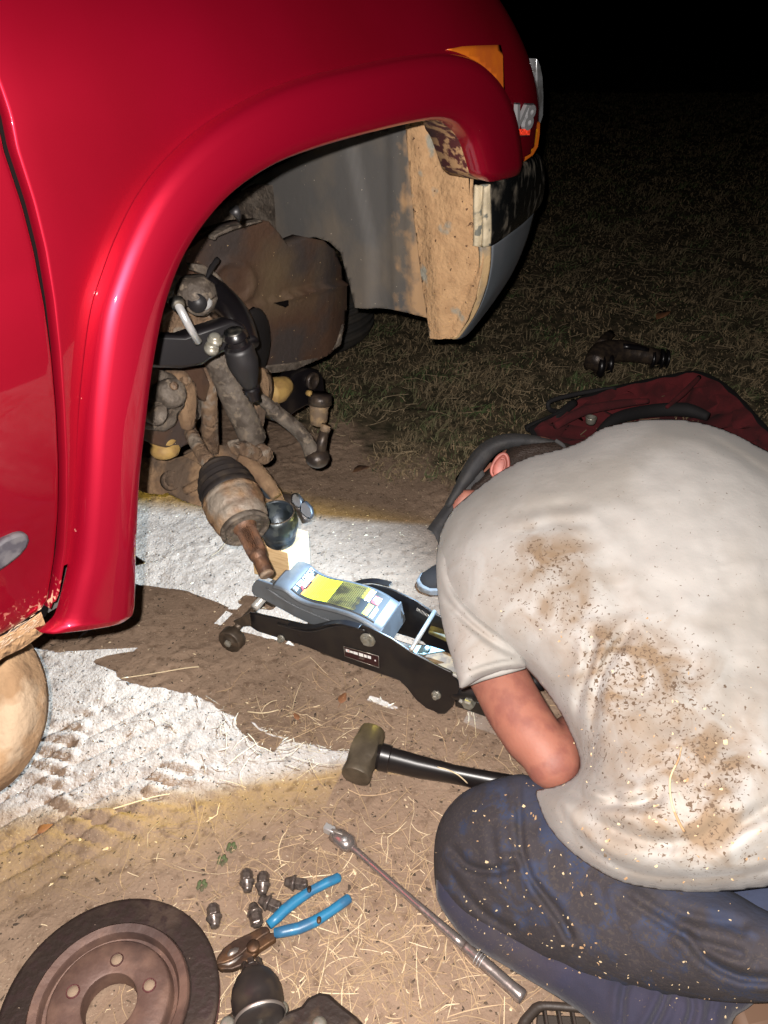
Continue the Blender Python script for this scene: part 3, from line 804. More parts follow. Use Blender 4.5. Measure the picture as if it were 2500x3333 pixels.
# hood lip above the headlight (closes the top of the body)
v = []; 
for i in range(12):
    u = -1.2 + 2.65 * i / 11
    for q in range(5):
        v.append(TW(u, S(u, W1) - q * .25, W1 + .03 * math.sin(q / 4. * 1.57)))
mk('hood', v, [(5 * i + a, 5 * i + a + 1, 5 * i + a + 6, 5 * i + a + 5) for i in range(11) for a in range(4)], M['paint'], truck)

# ------------------------------------------------------------------ bare suspension inside the wheel arch
def tb(nm, pts, rad, mat, parent=truck, seg=20, sm=0, **k):
    if sm:
        n_ = len(pts); P = spline(pts, sm); rr_ = np.interp(np.linspace(0, n_ - 1, len(P)), range(n_), rad) if not np.isscalar(rad) else rad
        v, f = tube(P, list(rr_) if not np.isscalar(rr_) else rr_, seg)
    else: v, f = tube(pts, rad, seg)
    return mk(nm, v, f, mat, parent, **k)
# rusted frame horn / skid box
fr = lambda x, y: V(x, y, -.47 - .00022 * (y - 500) - .05 * max(0, (x - 700) / 45.) ** 2)
rb = lambda x, y: (.010 if y > (652 + (x - 560) * -.26 if x < 625 else 634 - (x - 625) * .235) else 0) * (x > 520) + .014 * math.exp(-((y - (637 - (x - 625) * .235)) / 4.) ** 2) * (x > 610) + .010 * math.exp(-((math.hypot(x - 500, (y - 610)) - 45) / 7) ** 2) * (x < 560)
poly_sheet([(400, 545), (430, 520), (470, 500), (530, 482), (580, 478), (600, 500), (622, 530), (665, 513), (700, 520), (722, 540), (738, 575), (744, 620), (744, 660), (740, 705), (728, 745), (700, 768), (660, 785), (615, 790), (570, 795),
            (520, 760), (480, 700), (440, 640), (405, 600)], fr, 'frame_box', M['rust_dark'], -TN * .05, bump=rb, step=7., label='rusted frame box speckled with dry clay')
for p in [(611, 655), (547, 668)]:
    q = V(*p, -.455); v, f = prism([V(p[0] + a, p[1] + b, -.452 + .001) for a, b in ([(-18, 0), (12, -6), (12, 4), (6, 9), (0, 6)] if p[0] == 611 else [(-8, 3), (2, -5), (6, -3), (5, 6), (0, 7), (-6, 8)])], -TN * .004)
    mk('frame_slot', v, f, M['seam'], truck, smooth=False)
v, f = prism([V(x, y, -.52) for x, y in [(745, 700), (738, 745), (700, 772), (640, 800), (580, 808), (575, 790), (640, 782), (700, 764), (728, 742)]], -TN * .2)
mk('frame_underside', v, f, M['rust_grey'], truck, bevel=.004)
# far inner side: engine bay darkness, cross rail
v, f = prism([V(x, y, -.62) for x, y in [(300, 560), (430, 480), (560, 400), (640, 400), (700, 560), (560, 640), (300, 700)]], -TN * .02)
mk('inner_fender', v, f, M['rust_grey'], truck, label='dusty inner fender panel')
tb('brace_strip', [V(466, 510, -.42), V(500, 497, -.42), V(566, 478, -.42)], [.004, .005, .003], M['rust_grey'], flat=1)if False else None
v, f = prism([V(x, y, -.40) for x, y in [(462, 509), (500, 490), (566, 475), (568, 479), (505, 497), (470, 512), (465, 520)]], -TN * .02)
mk('brace_strip', v, f, M['rust_grey'], truck, bevel=.002)
v, f = prism([V(x, y, -.38) for x, y in [(415, 570), (440, 572), (470, 590), (488, 612), (478, 612), (455, 598), (420, 585)]], -TN * .02)
mk('hose_bracket', v, f, M['rust_grey'], truck, bevel=.003)
# black dust shield disc
v, f = lathe(V(548, 742, -.40), TN * .85 + TH * .3, [(.0, -.006), (.074, -.004), (.078, .004), (.070, .008), (.02, .012)], 40)
mk('dust_shield', v, f, M['black_rub'], truck)
# upper control arm
def plate(px, v_, nm, mat, th=.012, bev=.004, parent=truck, **k):
    v, f = prism([V(x, y, v_ if np.isscalar(v_) else v_(x, y)) for x, y in px], -TN * th)
    return mk(nm, v, f, mat, parent, bevel=bev, **k)
uca = plate([(300, 722), (345, 724), (400, 726), (440, 712), (505, 690), (530, 700), (545, 730), (520, 760), (485, 762), (455, 778), (440, 790), (400, 797), (340, 796), (300, 790)], lambda x, y: -.20 + .0004 * (x - 400), 'upper_control_arm', M['black_new'], .035, .006, label='glossy new black upper control arm')
tb('arm_leg', [V(438, 612, -.34), V(468, 640, -.32), V(500, 668, -.27), V(522, 705, -.22), V(535, 745, -.19)], [.024, .030, .026, .024, .022], M['black_new'], uca, sm=4)
tb('bushing', [V(438, 640, -.33), V(426, 655, -.27)], [.017, .017], M['black_rub'], uca)
tb('bushing_sleeve', [V(448, 648, -.30), V(440, 654, -.27)], [.013, .013], M['chrome'], uca)
tb('pivot_bracket', [V(415, 600, -.30), V(420, 625, -.30), V(428, 648, -.30), V(425, 662, -.29)], [.022, .038, .036, .018], M['rust_grey'], sm=4)
tb('pivot_bolt', [V(383, 655, -.16), V(405, 698, -.15), V(428, 739, -.15)], [.0065, .0065, .0065], M['chrome'])
tb('pivot_bolt_eye', [V(381, 650, -.168), V(386, 664, -.158)], [.012, .010], M['chrome_dark'])
plate([(350, 680), (380, 660), (440, 668), (475, 700), (470, 716), (420, 722), (350, 722)], -.40, 'frame_bracket', M['rust_tan'], .03)
for p in [(464, 733), (457, 750)]:
    q = V(*p, -.155); v, f = lathe(q, [.15, -.35, .93], [(.0125, -.008), (.0125, .001), (.0098, .002), (.0095, .007), (.007, .009), (.002, .0095)], 24)
    mk('bolt', v, f, M['zinc'], uca)
def ax2(a, b): return norm(b - a)
p0 = V(506, 722, -.13); p1 = V(540, 832, -.13); A_ = ax2(p0, p1)
v, f = lathe(p0, A_, [(0.0048, -.006), (0.0160, -.006), (0.0208, .0), (0.0216, .006), (0.0176, .010), (0.0184, .018), (0.0232, .022)], 36)
bj = mk('ball_joint', v, f, M['black_new'], uca, smooth='auto')
v, f = lathe(p0, A_, [(0.0232, .022), (0.0248, .030), (0.0264, .042), (0.0272, .052), (0.0256, .062), (0.0208, .082), (0.0152, .098), (0.0128, .106)], 36)
mk('dust_boot', v, f, M['black_rub'], bj)
v, f = lathe(p0, A_, [(0.0112, .104), (0.0152, .108), (0.0152, .116), (0.0104, .118), (0.0104, .132), (0.0080, .134)], 24)
mk('stud_nut', v, f, M['black_new'], bj, smooth='auto')
v, f = lathe(p0, A_, [(0.0124, -.008), (0.0168, -.006), (0.0168, -.003)], 24); mk('cap_ring', v, f, M['chrome_dark'], bj)
# coil / shock absorber
s0, s1 = D(468, 772, 1.55), D(552, 958, 1.68); A_ = ax2(s0, s1); Ls = np.linalg.norm(s1 - s0)
v, f = lathe(s0, A_, [(.018, -.03), (.027, -.02), (.029, 0), (.029, Ls * .3), (.0305, Ls * .32), (.0305, Ls * .9), (.029, Ls * .96), (.020, Ls), (.005, Ls + .004)], 32)
sh = mk('shock_absorber', v, f, M['rust_grey'], truck, label='dusty grey shock absorber body')
tb('lower_eye', [D(556, 968, 1.69), D(572, 984, 1.64)], [.020, .020], M['rust_tan'], sh, seg=28)
plate([(512, 962), (540, 956), (566, 970), (570, 985), (556, 998), (540, 990), (525, 985)], -.27, 'shock_bracket', M['rust_tan'], .02)
# upright post behind
tb('torsion_post', [V(450, 760, -.42), V(452, 860, -.42), V(455, 978, -.42)], [.020, .018, .020], M['rust_tan'])
plate([(395, 795), (440, 792), (455, 830), (445, 870), (420, 850), (395, 830)], -.40, 'frame_gusset', M['rust_dark'], .03)
# tan backing disc and yellow part
v, f = lathe(V(548, 850, -.42), TN, [(.0, -.01), (.06, -.01), (.068, 0), (.05, .008), (.02, .01)], 36)
mk('backing_disc', v, f, M['arm_tan'], truck)
plate([(545, 790), (573, 795), (584, 822), (584, 850), (575, 900), (566, 940), (556, 900), (548, 850)], -.36, 'spindle_strap', M['arm_tan'], .012)
tb('yellow_bushing', [V(580, 850, -.47), V(600, 842, -.47), V(622, 828, -.47)], [.030, .034, .020], M['bush'], sm=3)
# black lower bracket with a hole, sway bar end
v, f = prism([V(x, y, -.50) for x, y in [(575, 880), (600, 856), (640, 810), (668, 797), (690, 800), (700, 815), (702, 845), (712, 850), (719, 862), (712, 880), (690, 884), (665, 876), (640, 890), (610, 915), (590, 910)]], -TN * .05)
sb = mk('sway_bar_bracket', v, f, M['black_new'], truck, bevel=.006)
v, f = lathe(V(676, 823, -.494), TN, [(.022, -.01), (.024, .004), (.016, .006), (.014, .001), (.001, .001)], 24); mk('bracket_eye', v, f, M['grease'], sb)
v, f = lathe(V(664, 848, -.48) , TN, [(.008, 0), (.008, .012), (.002, .014)], 12); mk('bracket_bolt', v, f, M['bush'], sb)
el = tb('end_link', [V(690, 872, -.46), V(689, 884, -.46), V(688, 905, -.46), V(686, 918, -.46)], [.028, .026, .025, .019], M['endlink'])
tb('end_link_cap', [V(692, 852, -.46), V(691, 872, -.46)], [.031, .033], M['grease'], el)
# outer tie rod
tr = tb('tie_rod', [D(496, 795, 1.6), D(530, 835, 1.63), D(565, 862, 1.66), D(600, 893, 1.68), D(640, 925, 1.71), D(662, 952, 1.73), D(676, 980, 1.75)], [.007, .011, .0125, .0165, .0165, .0165, .021], M['rust_grey'], sm=4, label='dusty tie rod hanging free')
v, f = lathe(D(585, 880, 1.67), ax2(D(565, 862, 1.66), D(600, 893, 1.68)), [(.016, 0), (.0185, .003), (.0185, .012), (.016, .015)], 6); mk('jam_nut', v, f, M['rust_grey'], tr, smooth=False)
v, f = blob(D(686, 988, 1.75), [0, 0, 1], (.031, .029, .024)); te = mk('tie_rod_end', v, f, M['grease'], tr)
tb('stud', [D(690, 978, 1.745), D(696, 952, 1.74), D(702, 928, 1.735)], [.016, .0125, .011], M['grease'], te, seg=14)
tb('stud_thread', [D(701, 931, 1.735), D(705, 918, 1.73)], [.0125, .0125], M['endlink'], te, seg=10)
# differential lumps at the left, behind the flare
plate([(300, 800), (350, 800), (385, 812), (402, 850), (405, 880), (390, 895), (385, 920), (360, 935), (320, 930), (300, 930)], -.36, 'axle_housing', M['rust_grey'], .12, .010)
v, f = lathe(V(372, 848, -.33), TN * .8 + np.array([0, 0, .4]), [(.027, -.05), (.029, -.01), (.0285, .004), (.024, .012), (.012, .014), (.001, .014)], 32); mk('housing_cover', v, f, M['rust_grey'], truck)
v, f = lathe(V(374, 834, -.305), TN * .8 + np.array([0, 0, .4]), [(.008, 0), (.008, .006), (.001, .007)], 12); mk('cover_bolt', v, f, M['rust_tan'], truck)
v, f = lathe(V(335, 892, -.33), TN, [(.022, -.02), (.0225, .010), (.018, .012), (.0165, .002), (.001, .002)], 28); mk('housing_port', v, f, M['rust_grey'], truck)
plate([(385, 808), (405, 800), (428, 830), (432, 870), (425, 930), (405, 935), (395, 880)], -.38, 'knuckle_web', M['arm_tan'], .05, .01)
v, f = lathe(D(350, 912, 1.58), [.05, -.1, -1], [(.032, -.02), (.036, 0), (.036, .012), (.031, .016), (.035, .022), (.034, .034), (.028, .038)], 32); bsr = mk('bump_stop_mount', v, f, M['rust_grey'], truck)
v, f = lathe(D(352, 948, 1.58), [.05, -.1, -1], [(.026, -.004), (.029, .004), (.024, .010), (.031, .017), (.032, .026), (.027, .036), (.016, .042), (.001, .043)], 32); mk('bump_stop', v, f, M['bush'], truck, label='yellowed rubber bump stop')
# inner joint, half shaft, outer joint, splined stub
cv = tb('drive_shaft', [D(398, 905, 1.63), D(420, 950, 1.58), D(440, 985, 1.54), D(470, 1018, 1.49)], [.0155, .015, .015, .017], M['rust_tan'], seg=24, label='rusty front half shaft drooping over the jack')
i0, i1 = D(412, 835, 1.70), D(402, 905, 1.64); A_ = ax2(i0, i1); Li = np.linalg.norm(i1 - i0)
v, f = lathe(i0, A_, [(.02, -.02), (.032, -.012), (.034, .0), (.029, .006), (.033, .012), (.028, .018), (.032, .024), (.027, .030), (.031, .036), (.030, Li * .6), (.026, Li * .9), (.022, Li)], 36)
mk('inner_boot', v, f, M['boot'], cv)
v, f = lathe(i0 + A_ * Li * .62, A_, [(.034, -.015), (.036, .008), (.033, .016), (.026, .022)], 36); mk('inner_joint', v, f, M['rust_grey'], cv)
v, f = lathe(D(398, 905, 1.63), ax2(D(398, 905, 1.63), D(420, 950, 1.58)), [(.020, -.004), (.024, .0), (.0245, .012), (.020, .016), (.017, .024)], 32); mk('clamp_collar', v, f, M['rust_tan'], cv)
o0, o1 = D(468, 1008, 1.50), D(532, 1146, 1.415); A_ = ax2(o0, o1); Lo = np.linalg.norm(o1 - o0)
def LP(pr): return [(r, h * Lo) for r, h in pr]
v, f = lathe(o0, A_, LP([(.016, -.08), (.021, -.04), (.022, .02), (.030, .04), (.040, .055), (.042, .09), (.037, .115), (.044, .14), (.049, .175), (.043, .20), (.0495, .23), (.0545, .265), (.048, .29), (.053, .32), (.057, .36), (.052, .39), (.0555, .42), (.0575, .46), (.056, .52), (.052, .53)]), 56)
mk('outer_boot', v, f, M['boot'], cv, label='ribbed black rubber joint boot')
v, f = lathe(o0, A_, LP([(.052, .50), (.0585, .51), (.0590, .56), (.0575, .575), (.0580, .60), (.0590, .64), (.0580, .70), (.0555, .76), (.054, .775), (.0545, .80), (.052, .87), (.046, .93), (.030, .95)]), 56)
cup = mk('joint_cup', v, f, M['cv_tan'], cv, label='rust-brown outer joint cup')
v, f = lathe(o0, A_, LP([(.040, .91), (.0455, .915), (.0480, .945), (.0485, .985), (.045, 1.005), (.041, .985), (.036, .97), (.032, .99), (.026, .975), (.019, .98)]), 56)
mk('seal_ring', v, f, M['rust_grey'], cup)
st0, st1 = D(526, 1132, 1.42), D(577, 1241, 1.375); A2 = ax2(st0, st1); L2 = np.linalg.norm(st1 - st0)
rings = []
a_, b_, c_ = frame(A2)
for t, r, d_ in [(0, .026, 0), (.06, .026, 0), (.12, .0205, 0), (.14, .0180, .0014), (.52, .0172, .0014), (.58, .0168, .0010), (.62, .0176, 0), (.66, .0165, 0), (.71, .0132, 0), (.84, .0128, 0), (.86, .0132, 0), (.985, .0130, 0), (1.0, .0115, 0)]:
    rings.append([st0 + c_ * t * L2 + (a_ * math.cos(q) + b_ * math.sin(q)) * (r + d_ * (1 if i % 2 else -1)) for i, q in enumerate(np.linspace(0, 2 * math.pi, 56, endpoint=False))])
v, f = loft(rings); stb = mk('splined_stub', v, f, M['spline'], cv, smooth='auto', label='dark rusty splined stub shaft')
thr = []
for i in range(40):
    t = .71 + .27 * i / 39; r = .0139 + (.0007 if i % 2 else -.0006)
    thr.append([st0 + c_ * t * L2 + (a_ * math.cos(q) + b_ * math.sin(q)) * r for q in np.linspace(0, 2 * math.pi, 20, endpoint=False)])
v, f = loft(thr); mk('stub_thread', v, f, M['spline'], stb)
v, f = lathe(st0 + c_ * L2 * .985, A2, [(.0142, -.002), (.0142, .003), (.011, .005), (.001, .003)], 24); mk('stub_tip', v, f, M['cv_tan'], stb)
# lower control arm
vv = lambda x, y: TC(D(x, y, 1.71 - .0003 * (x - 370)))[1]
lca = plate([(300, 1000), (321, 988), (355, 990), (382, 1008), (400, 1004), (427, 997), (440, 1010), (430, 1040), (436, 1070), (440, 1098), (415, 1090), (391, 1081), (369, 1063), (352, 1070), (318, 1067), (300, 1060)], vv, 'lower_control_arm', M['arm_tan'], .05, .010, label='clay-coated lower control arm')
plate([(400, 1012), (430, 990), (461, 978), (500, 972), (537, 975), (551, 996), (579, 1021), (607, 1058), (618, 1082), (600, 1096), (578, 1085), (559, 1062), (530, 1040), (480, 1030), (430, 1040)], lambda x, y: vv(x, y) - .012, 'arm_web', M['arm_tan'], .045, .010, parent=lca)
tb('arm_rib', [V(x, y, vv(x, y) + .004) for x, y in [(400, 1060), (430, 1045), (455, 1030)]], [.010, .012, .010], M['arm_tan'], lca, sm=3)
tb('arm_rib', [V(x, y, vv(x, y) + .004) for x, y in [(520, 985), (548, 1010), (575, 1040), (598, 1072)]], [.014, .018, .017, .014], M['arm_tan'], lca, sm=3)
plate([(505, 960), (540, 952), (566, 962), (580, 985), (572, 1002), (545, 1000), (520, 990)], lambda x, y: vv(x, y) + .0, 'shock_mount', M['rust_tan'], .03, .006, parent=lca)
plate([(315, 905), (345, 900), (400, 905), (420, 930), (410, 960), (380, 975), (330, 960)], -.40, 'crossmember', M['rust_dark'], .04, .006)
v, f = lathe(V(370, 1038, vv(370, 1038) + .002), TN * .75 + np.array([0, 0, .5]), [(.023, -.01), (.023, .006), (.019, .009), (.018, .002), (.001, .002)], 32); mk('arm_boss', v, f, M['arm_tan'], lca)
# ball joint socket standing on the block
cB = D(606, 1168, 1.612); A_ = norm([-.03, -.12, 1.])
v, f = lathe(cB, A_, [(0.0302, 0.0000), (0.0336, 0.0056), (0.0331, 0.0134), (0.0360, 0.0157), (0.0354, 0.0213), (0.0360, 0.0235), (0.0394, 0.0302), (0.0435, 0.0448), (0.0447, 0.0571), (0.0423, 0.0717), (0.0400, 0.0818), (0.0362, 0.0829), (0.0346, 0.0773), (0.0336, 0.0224), (0.0012, 0.0224)], 44)
bs = mk('ball_joint_socket', v, f, M['oilsteel'], truck, label='oily empty ball joint socket')
fa, fb, fc = frame(A_)
tb('socket_rim', [cB + A_ * .0815 + (fa * math.cos(q) + fb * math.sin(q)) * .0382 for q in np.linspace(0, 2 * math.pi, 32)], .0016, M['rust_grey'], bs, seg=6)
tb('socket_neck', [D(572, 1050, 1.68), D(588, 1070, 1.68), D(600, 1088, 1.685)], [.020, .018, .014], M['oilsteel'], bs, sm=3)
for (x, y), r in (((637, 1085), 1.), ((657, 1106), 1.15)):
    v, f = prism([D(x + a * r, y + b * r, 1.66) for a, b in [(-8, -18), (2, -22), (14, -8), (17, 4), (12, 14), (2, 12), (-10, 0)]], FW * .04)
    mk('knuckle_lug', v, f, M['black_rub'], bs, bevel=.004)
tb('lug_stem', [D(606, 1078, 1.69), D(628, 1084, 1.68), D(652, 1104, 1.675), D(662, 1128, 1.67)], [.018, .016, .014, .010], M['grease'], bs, sm=3)
v, f = prism([D(x, y, 1.655) for x, y in [(562, 1022), (578, 1026), (596, 1052), (590, 1058), (575, 1042)]], FW * .01); mk('arm_lip', v, f, M['arm_tan'], bs, bevel=.002)
tb('brake_hose', [V(470, 560, -.36), V(450, 600, -.34), V(475, 660, -.31), V(515, 700, -.28)], .0055, M['black_rub'], sm=5, seg=10)
tb('wire_clip', [V(505, 452, -.06), V(513, 462, -.06), V(516, 474, -.07)], [.008, .006, .004], M['black_rub'], seg=8)
for (x, y, q) in ((532, 892, -.335), (505, 832, -.345), (402, 822, -.36)):
    v, f = lathe(V(x, y, q), TN * .8 + np.array([0, 0, .4]), [(.010, -.01), (.010, .004), (.007, .006), (.0005, .006)], 6); mk('bolt', v, f, M['rust_tan'], truck, smooth=False)
# dark rear of the well so that nothing shows through
v, f = prism([TW(-.02, -.12, .48), TW(-.02, -.7, .48), TW(-.02, -.7, 1.1), TW(-.02, -.12, 1.1)], -TH * .01)
mk('rear_liner', v, f, M['liner_b'], truck, smooth=False)
v, f = prism([TW(-1.2, -.06, .50), TW(.02, -.06, .50), TW(.02, -1.2, .50), TW(-1.2, -1.2, .50)], [0, 0, .02])
mk('floor_pan', v, f, M['liner_b'], truck, smooth=False)
v, f = prism([TW(0, -.02, 1.075), TW(.98, -.05, 1.06), TW(.98, -.75, 1.06), TW(0, -.75, 1.075)], [0, 0, .01])
mk('well_roof', v, f, M['liner_b'], truck, smooth=False)
v, f = box(TW(.5, -.62, .52), TH * 1.6, TN * .10, [0, 0, .12]); mk('frame_rail', v, f, M['rust_dark'], truck, bevel=.005) if False else None

# ------------------------------------------------------------------ floor jack
JA = G(556, 1364, .055); JB = G(863, 1470, .055); JL = norm(JB - JA); JW = np.array([-JL[1], JL[0], 0])
JZ = np.array([0, 0, 1.0]); J0 = JA * [1, 1, 0]
def J(l, w, z): return J0 + JL * l + JW * w + JZ * z
def JP(x, y, w): return PLN(x, y, JA + JW * w, JW)
jack = thing('floor_jack', 'black hydraulic floor jack with a grey lifting arm holding up the wood block', 'floor jack', J(.2, .08, 0))
JWD = .125
near = [(537, 1324), (556, 1327), (590, 1334), (628, 1343), (655, 1349), (677, 1351), (697, 1347), (715, 1342), (745, 1341), (782, 1350), (800, 1357), (844, 1379), (890, 1410), (940, 1436), (974, 1452), (989, 1474), (992, 1492), (985, 1505),
        (977, 1527), (962, 1542), (945, 1544), (925, 1534), (898, 1512), (880, 1488), (863, 1470), (830, 1458), (768, 1438), (710, 1416), (654, 1394), (600, 1378), (556, 1364), (538, 1352)]
nearP = [JP(x, y, 0) for x, y in near]
v, f = prism(nearP, JW * .005); pl = mk('side_plate', v, f, M['jack_black'], jack, bevel=.0015)
v, f = prism([p + JW * JWD for p in nearP], JW * .005); mk('side_plate', v, f, M['jack_black'], jack, bevel=.0015)
# pressed rib and folded flange on the near plate
def strip(px, off, r, nm, mat, par):
    return tb(nm, [JP(x, y, off) for x, y in px], r, mat, par, seg=8, sm=4)
strip([(600, 1347), (645, 1360), (680, 1363), (715, 1354), (750, 1352), (790, 1362)], -.001, .003, 'pressed_rib', M['jack_black'], pl)
fl1 = [(628, 1343), (655, 1349), (677, 1351), (697, 1347), (715, 1342), (745, 1341), (782, 1350)]
for w0, sg in ((0., -1), (JWD + .005, 1)):
    a_ = [JP(x, y, 0) + JW * w0 for x, y in fl1]; a_ = spline(a_, 4)
    v = [];
    for p in a_: v += [p, p + JW * sg * .016 + JZ * .001]
    v, f = solid(v, [(2 * i, 2 * i + 1, 2 * i + 3, 2 * i + 2) for i in range(len(a_) - 1)], JZ * .003)
    mk('plate_flange', v, f, M['jack_black'], jack, bevel=.001)
def jbolt(x, y, r, nm='bolt'):
    c = JP(x, y, 0)
    v, f = lathe(c, -JW, [(r, -.002), (r, .003), (r * .93, .004), (r * .66, .004)], 28); w_ = mk('washer', v, f, M['zinc'], pl)
    v, f = lathe(c, -JW, [(r * .64, .003), (r * .64, .010), (r * .45, .012), (.0005, .012)], 6); mk(nm, v, f, M['zinc'], pl, smooth=False)
jbolt(795, 1381, .0165); jbolt(943, 1500, .010); jbolt(608, 1378, .009)
# front axle, castors
tb('front_axle', [JP(510, 1358, -.012), JP(510, 1358, 0) + JW * (JWD + .03)], .009, M['castor'], jack)
for w_ in (-.022, JWD + .022):
    c = JP(512, 1357, 0) + JW * w_; c[2] = .029
    v, f = lathe(c - JW * .013, JW, [(.006, -.002), (.010, -.002), (.012, .002), (.020, .004), (.027, .000), (.029, .003), (.029, .022), (.027, .026), (.018, .024), (.010, .027), (.001, .027)], 32)
    wl = mk('front_wheel', v, f, M['castor'], jack)
    v, f = lathe(c - JW * .013, -JW, [(.009, 0), (.009, .006), (.003, .008), (.0005, .008)], 6); mk('wheel_nut', v, f, M['zinc'], wl, smooth=False)
# bearing fork around the near wheel
v, f = prism([JP(505, 1340, -.006), JP(540, 1322, -.006), JP(545, 1350, -.006), JP(525, 1352, -.006)], -JW * .004); mk('wheel_bracket', v, f, M['castor'], jack, bevel=.001)
# rear castor housing
for w_ in (.02, JWD - .015):
    c = J(.42, w_, .03); v, f = lathe(c - JW * .012, JW, [(.005, 0), (.026, 0), (.028, .003), (.028, .020), (.026, .023), (.005, .023)], 28); mk('rear_wheel', v, f, M['castor'], jack)
# cross rods
c = JP(888, 1404, 0); v, f = tube([c, c + JW * JWD], .0048, 16); mk('cross_rod', v, f, M['rod'], jack)
c = JP(645, 1350, .0); c[2] -= .03; v, f = tube([c, c + JW * JWD], .003, 12); mk('spring_rod', v, f, M['castor'], jack)
c = JP(550, 1312, .0); v, f = tube([c + JW * .0, c + JW * JWD], .009, 20); mk('front_roller', v, f, M['rod'], jack)
# lifting arm: two grey side plates and a curved printed top plate
AW0, AW1 = .016, .108
arm_prof = [(544, 1267), (548, 1259), (556, 1253), (575, 1259), (615, 1272), (640, 1290), (668, 1303), (708, 1312), (753, 1325), (790, 1342), (825, 1366), (835, 1385), (800, 1400), (760, 1385), (720, 1368), (680, 1352), (640, 1334), (600, 1312), (570, 1296), (548, 1286), (543, 1277)]
ap = [JP(x, y, AW0) for x, y in arm_prof]
v, f = prism(ap, JW * .006); arm = mk('arm_side', v, f, M['jack_grey'], jack, bevel=.0015)
v, f = prism([p + JW * (AW1 - AW0 - .006) for p in ap], JW * .006); mk('arm_side', v, f, M['jack_grey'], jack, bevel=.0015)
strip([(575, 1270), (620, 1300), (665, 1322), (710, 1340), (760, 1362)], AW0 - .001, .0025, 'arm_rib', M['jack_grey'], arm)
tpl = spline([JP(x, y, AW0) + JZ * .0005 for x, y in [(590, 1264), (615, 1271), (640, 1290), (668, 1303), (708, 1312), (753, 1325), (790, 1342), (824, 1364)]], 6)
tpl = np.array(tpl)
cl = np.concatenate([[0], np.cumsum(np.linalg.norm(np.diff(tpl, axis=0), axis=1))]); CLT = cl[-1]
def tp(s, t, h=0.):
    """point on the arm's top plate: s metres along, t 0..1 across, h above"""
    s = min(max(s, 0), CLT); p = np.array([np.interp(s, cl, tpl[:, k]) for k in range(3)])
    i = min(max(np.searchsorted(cl, s), 1), len(cl) - 1); tg = norm(tpl[i] - tpl[i - 1]); nn = np.cross(tg, JW); nn = nn if nn[2] > 0 else -nn
    return p + JW * (AW1 - AW0) * t + nn * h
v, f = grid(lambda a, b: tp(a * CLT, -.06 + 1.12 * b, .0035 - .006 * abs(2 * b - 1) ** 6), 60, 14); v, f = solid(v, f, [0, 0, -.003])
topl = mk('arm_top_plate', v, f, M['jack_grey'], jack)
s_ = CLT; v, f = prism([tp(CLT, -.06, .003), tp(CLT, 1.06, .003), tp(CLT, 1.06, .0) + JL * .012 - JZ * .045, tp(CLT, -.06, 0.) + JL * .012 - JZ * .045], -JL * .004)
mk('arm_end_plate', v, f, M['jack_grey'], jack, bevel=.001)
def lab(s0, s1, t0, t1, h, mat, nm, rag=0):
    n1 = max(2, int((s1 - s0) / .006)); v, f = grid(lambda a, b: tp(s0 + (s1 - s0) * a + rag * .003 * math.sin(b * 23), t0 + (t1 - t0) * b, h), n1, 10)
    return mk(nm, v, f, mat, topl, smooth=True)
LS = .040
h0 = .0042
lab(LS, CLT - .022, .07, .93, h0, M['lab_black'], 'warning_label')
lab(LS + .028, LS + .088, .10, .90, h0 + .0004, M['lab_yel'], 'label_panel')
lab(LS + .088, LS + .150, .08, .92, h0 + .0004, M['lab_oil'], 'label_panel', 1)
lab(LS + .148, LS + .163, .55, .92, h0 + .0004, M['lab_yel'], 'label_panel', 1)
lab(LS + .0235, LS + .028, .10, .90, h0 + .0004, M['lab_or'], 'label_band')
for s1_ in np.arange(LS + .034, LS + .146, .0042):
    n_ = 1 if s1_ > LS + .09 else 1
    v = []; f = []
    t = .13
    while t < .86:
        t2 = min(t + R.uniform(.05, .16), .88); b = len(v)
        v += [tp(s1_, t, h0 + .0008), tp(s1_ + .0014, t, h0 + .0008), tp(s1_ + .0014, t2, h0 + .0008), tp(s1_, t2, h0 + .0008)]; f.append((b, b + 1, b + 2, b + 3)); t = t2 + .012
    mk('print_line', v, f, M['lab_black'], topl, smooth=False)
def jtext(s, size, s0, t0, mat, nm, sx=1.):
    tv, tf = text_mesh(s, size, 0, 0, .0003)
    W_ = AW1 - AW0
    v = [tp(s0 - q[1], t0 + q[0] * sx / W_, h0 + .0010) for q in tv]
    return mk(nm, v, tf, mat, topl, smooth=False)
jtext('2½ TON CAPACITY', .0145, LS + .0075, .52, M['white'], 'label_lettering', .62)
jtext('MAXIMUM LOAD 5,000 LBS.', .0062, LS + .0145, .60, M['white'], 'label_lettering', .62)
jtext('DAILY USE FLOOR JACK', .0062, LS + .0200, .55, M['white'], 'label_lettering', .62)
jtext('WARNING', .0048, LS + .0258, .45, M['lab_black'], 'label_lettering', 1.2)
v = [tp(LS + .010, .30, h0 + .0009), tp(LS + .022, .22, h0 + .0009), tp(LS + .020, .36, h0 + .0009)]; mk('label_mark', v, [(0, 1, 2)], M['lab_red'], topl, smooth=False)
for s0_, s1_, t0_, t1_, m_ in [(.168, .180, .10, .47, 'lab_yel'), (.184, .187, .10, .5, 'lab_yel'), (.170, .186, .52, .78, 'lab_red'), (.155, .160, .5, .9, 'white'), (.163, .167, .5, .9, 'white'), (.189, .192, .1, .45, 'lab_yel')]:
    s1_ = min(LS + s1_, CLT - .023); s0_ = LS + s0_
    if s0_ < s1_ - .001: lab(s0_, s1_, t0_, t1_, h0 + .0008, M[m_], 'label_block')
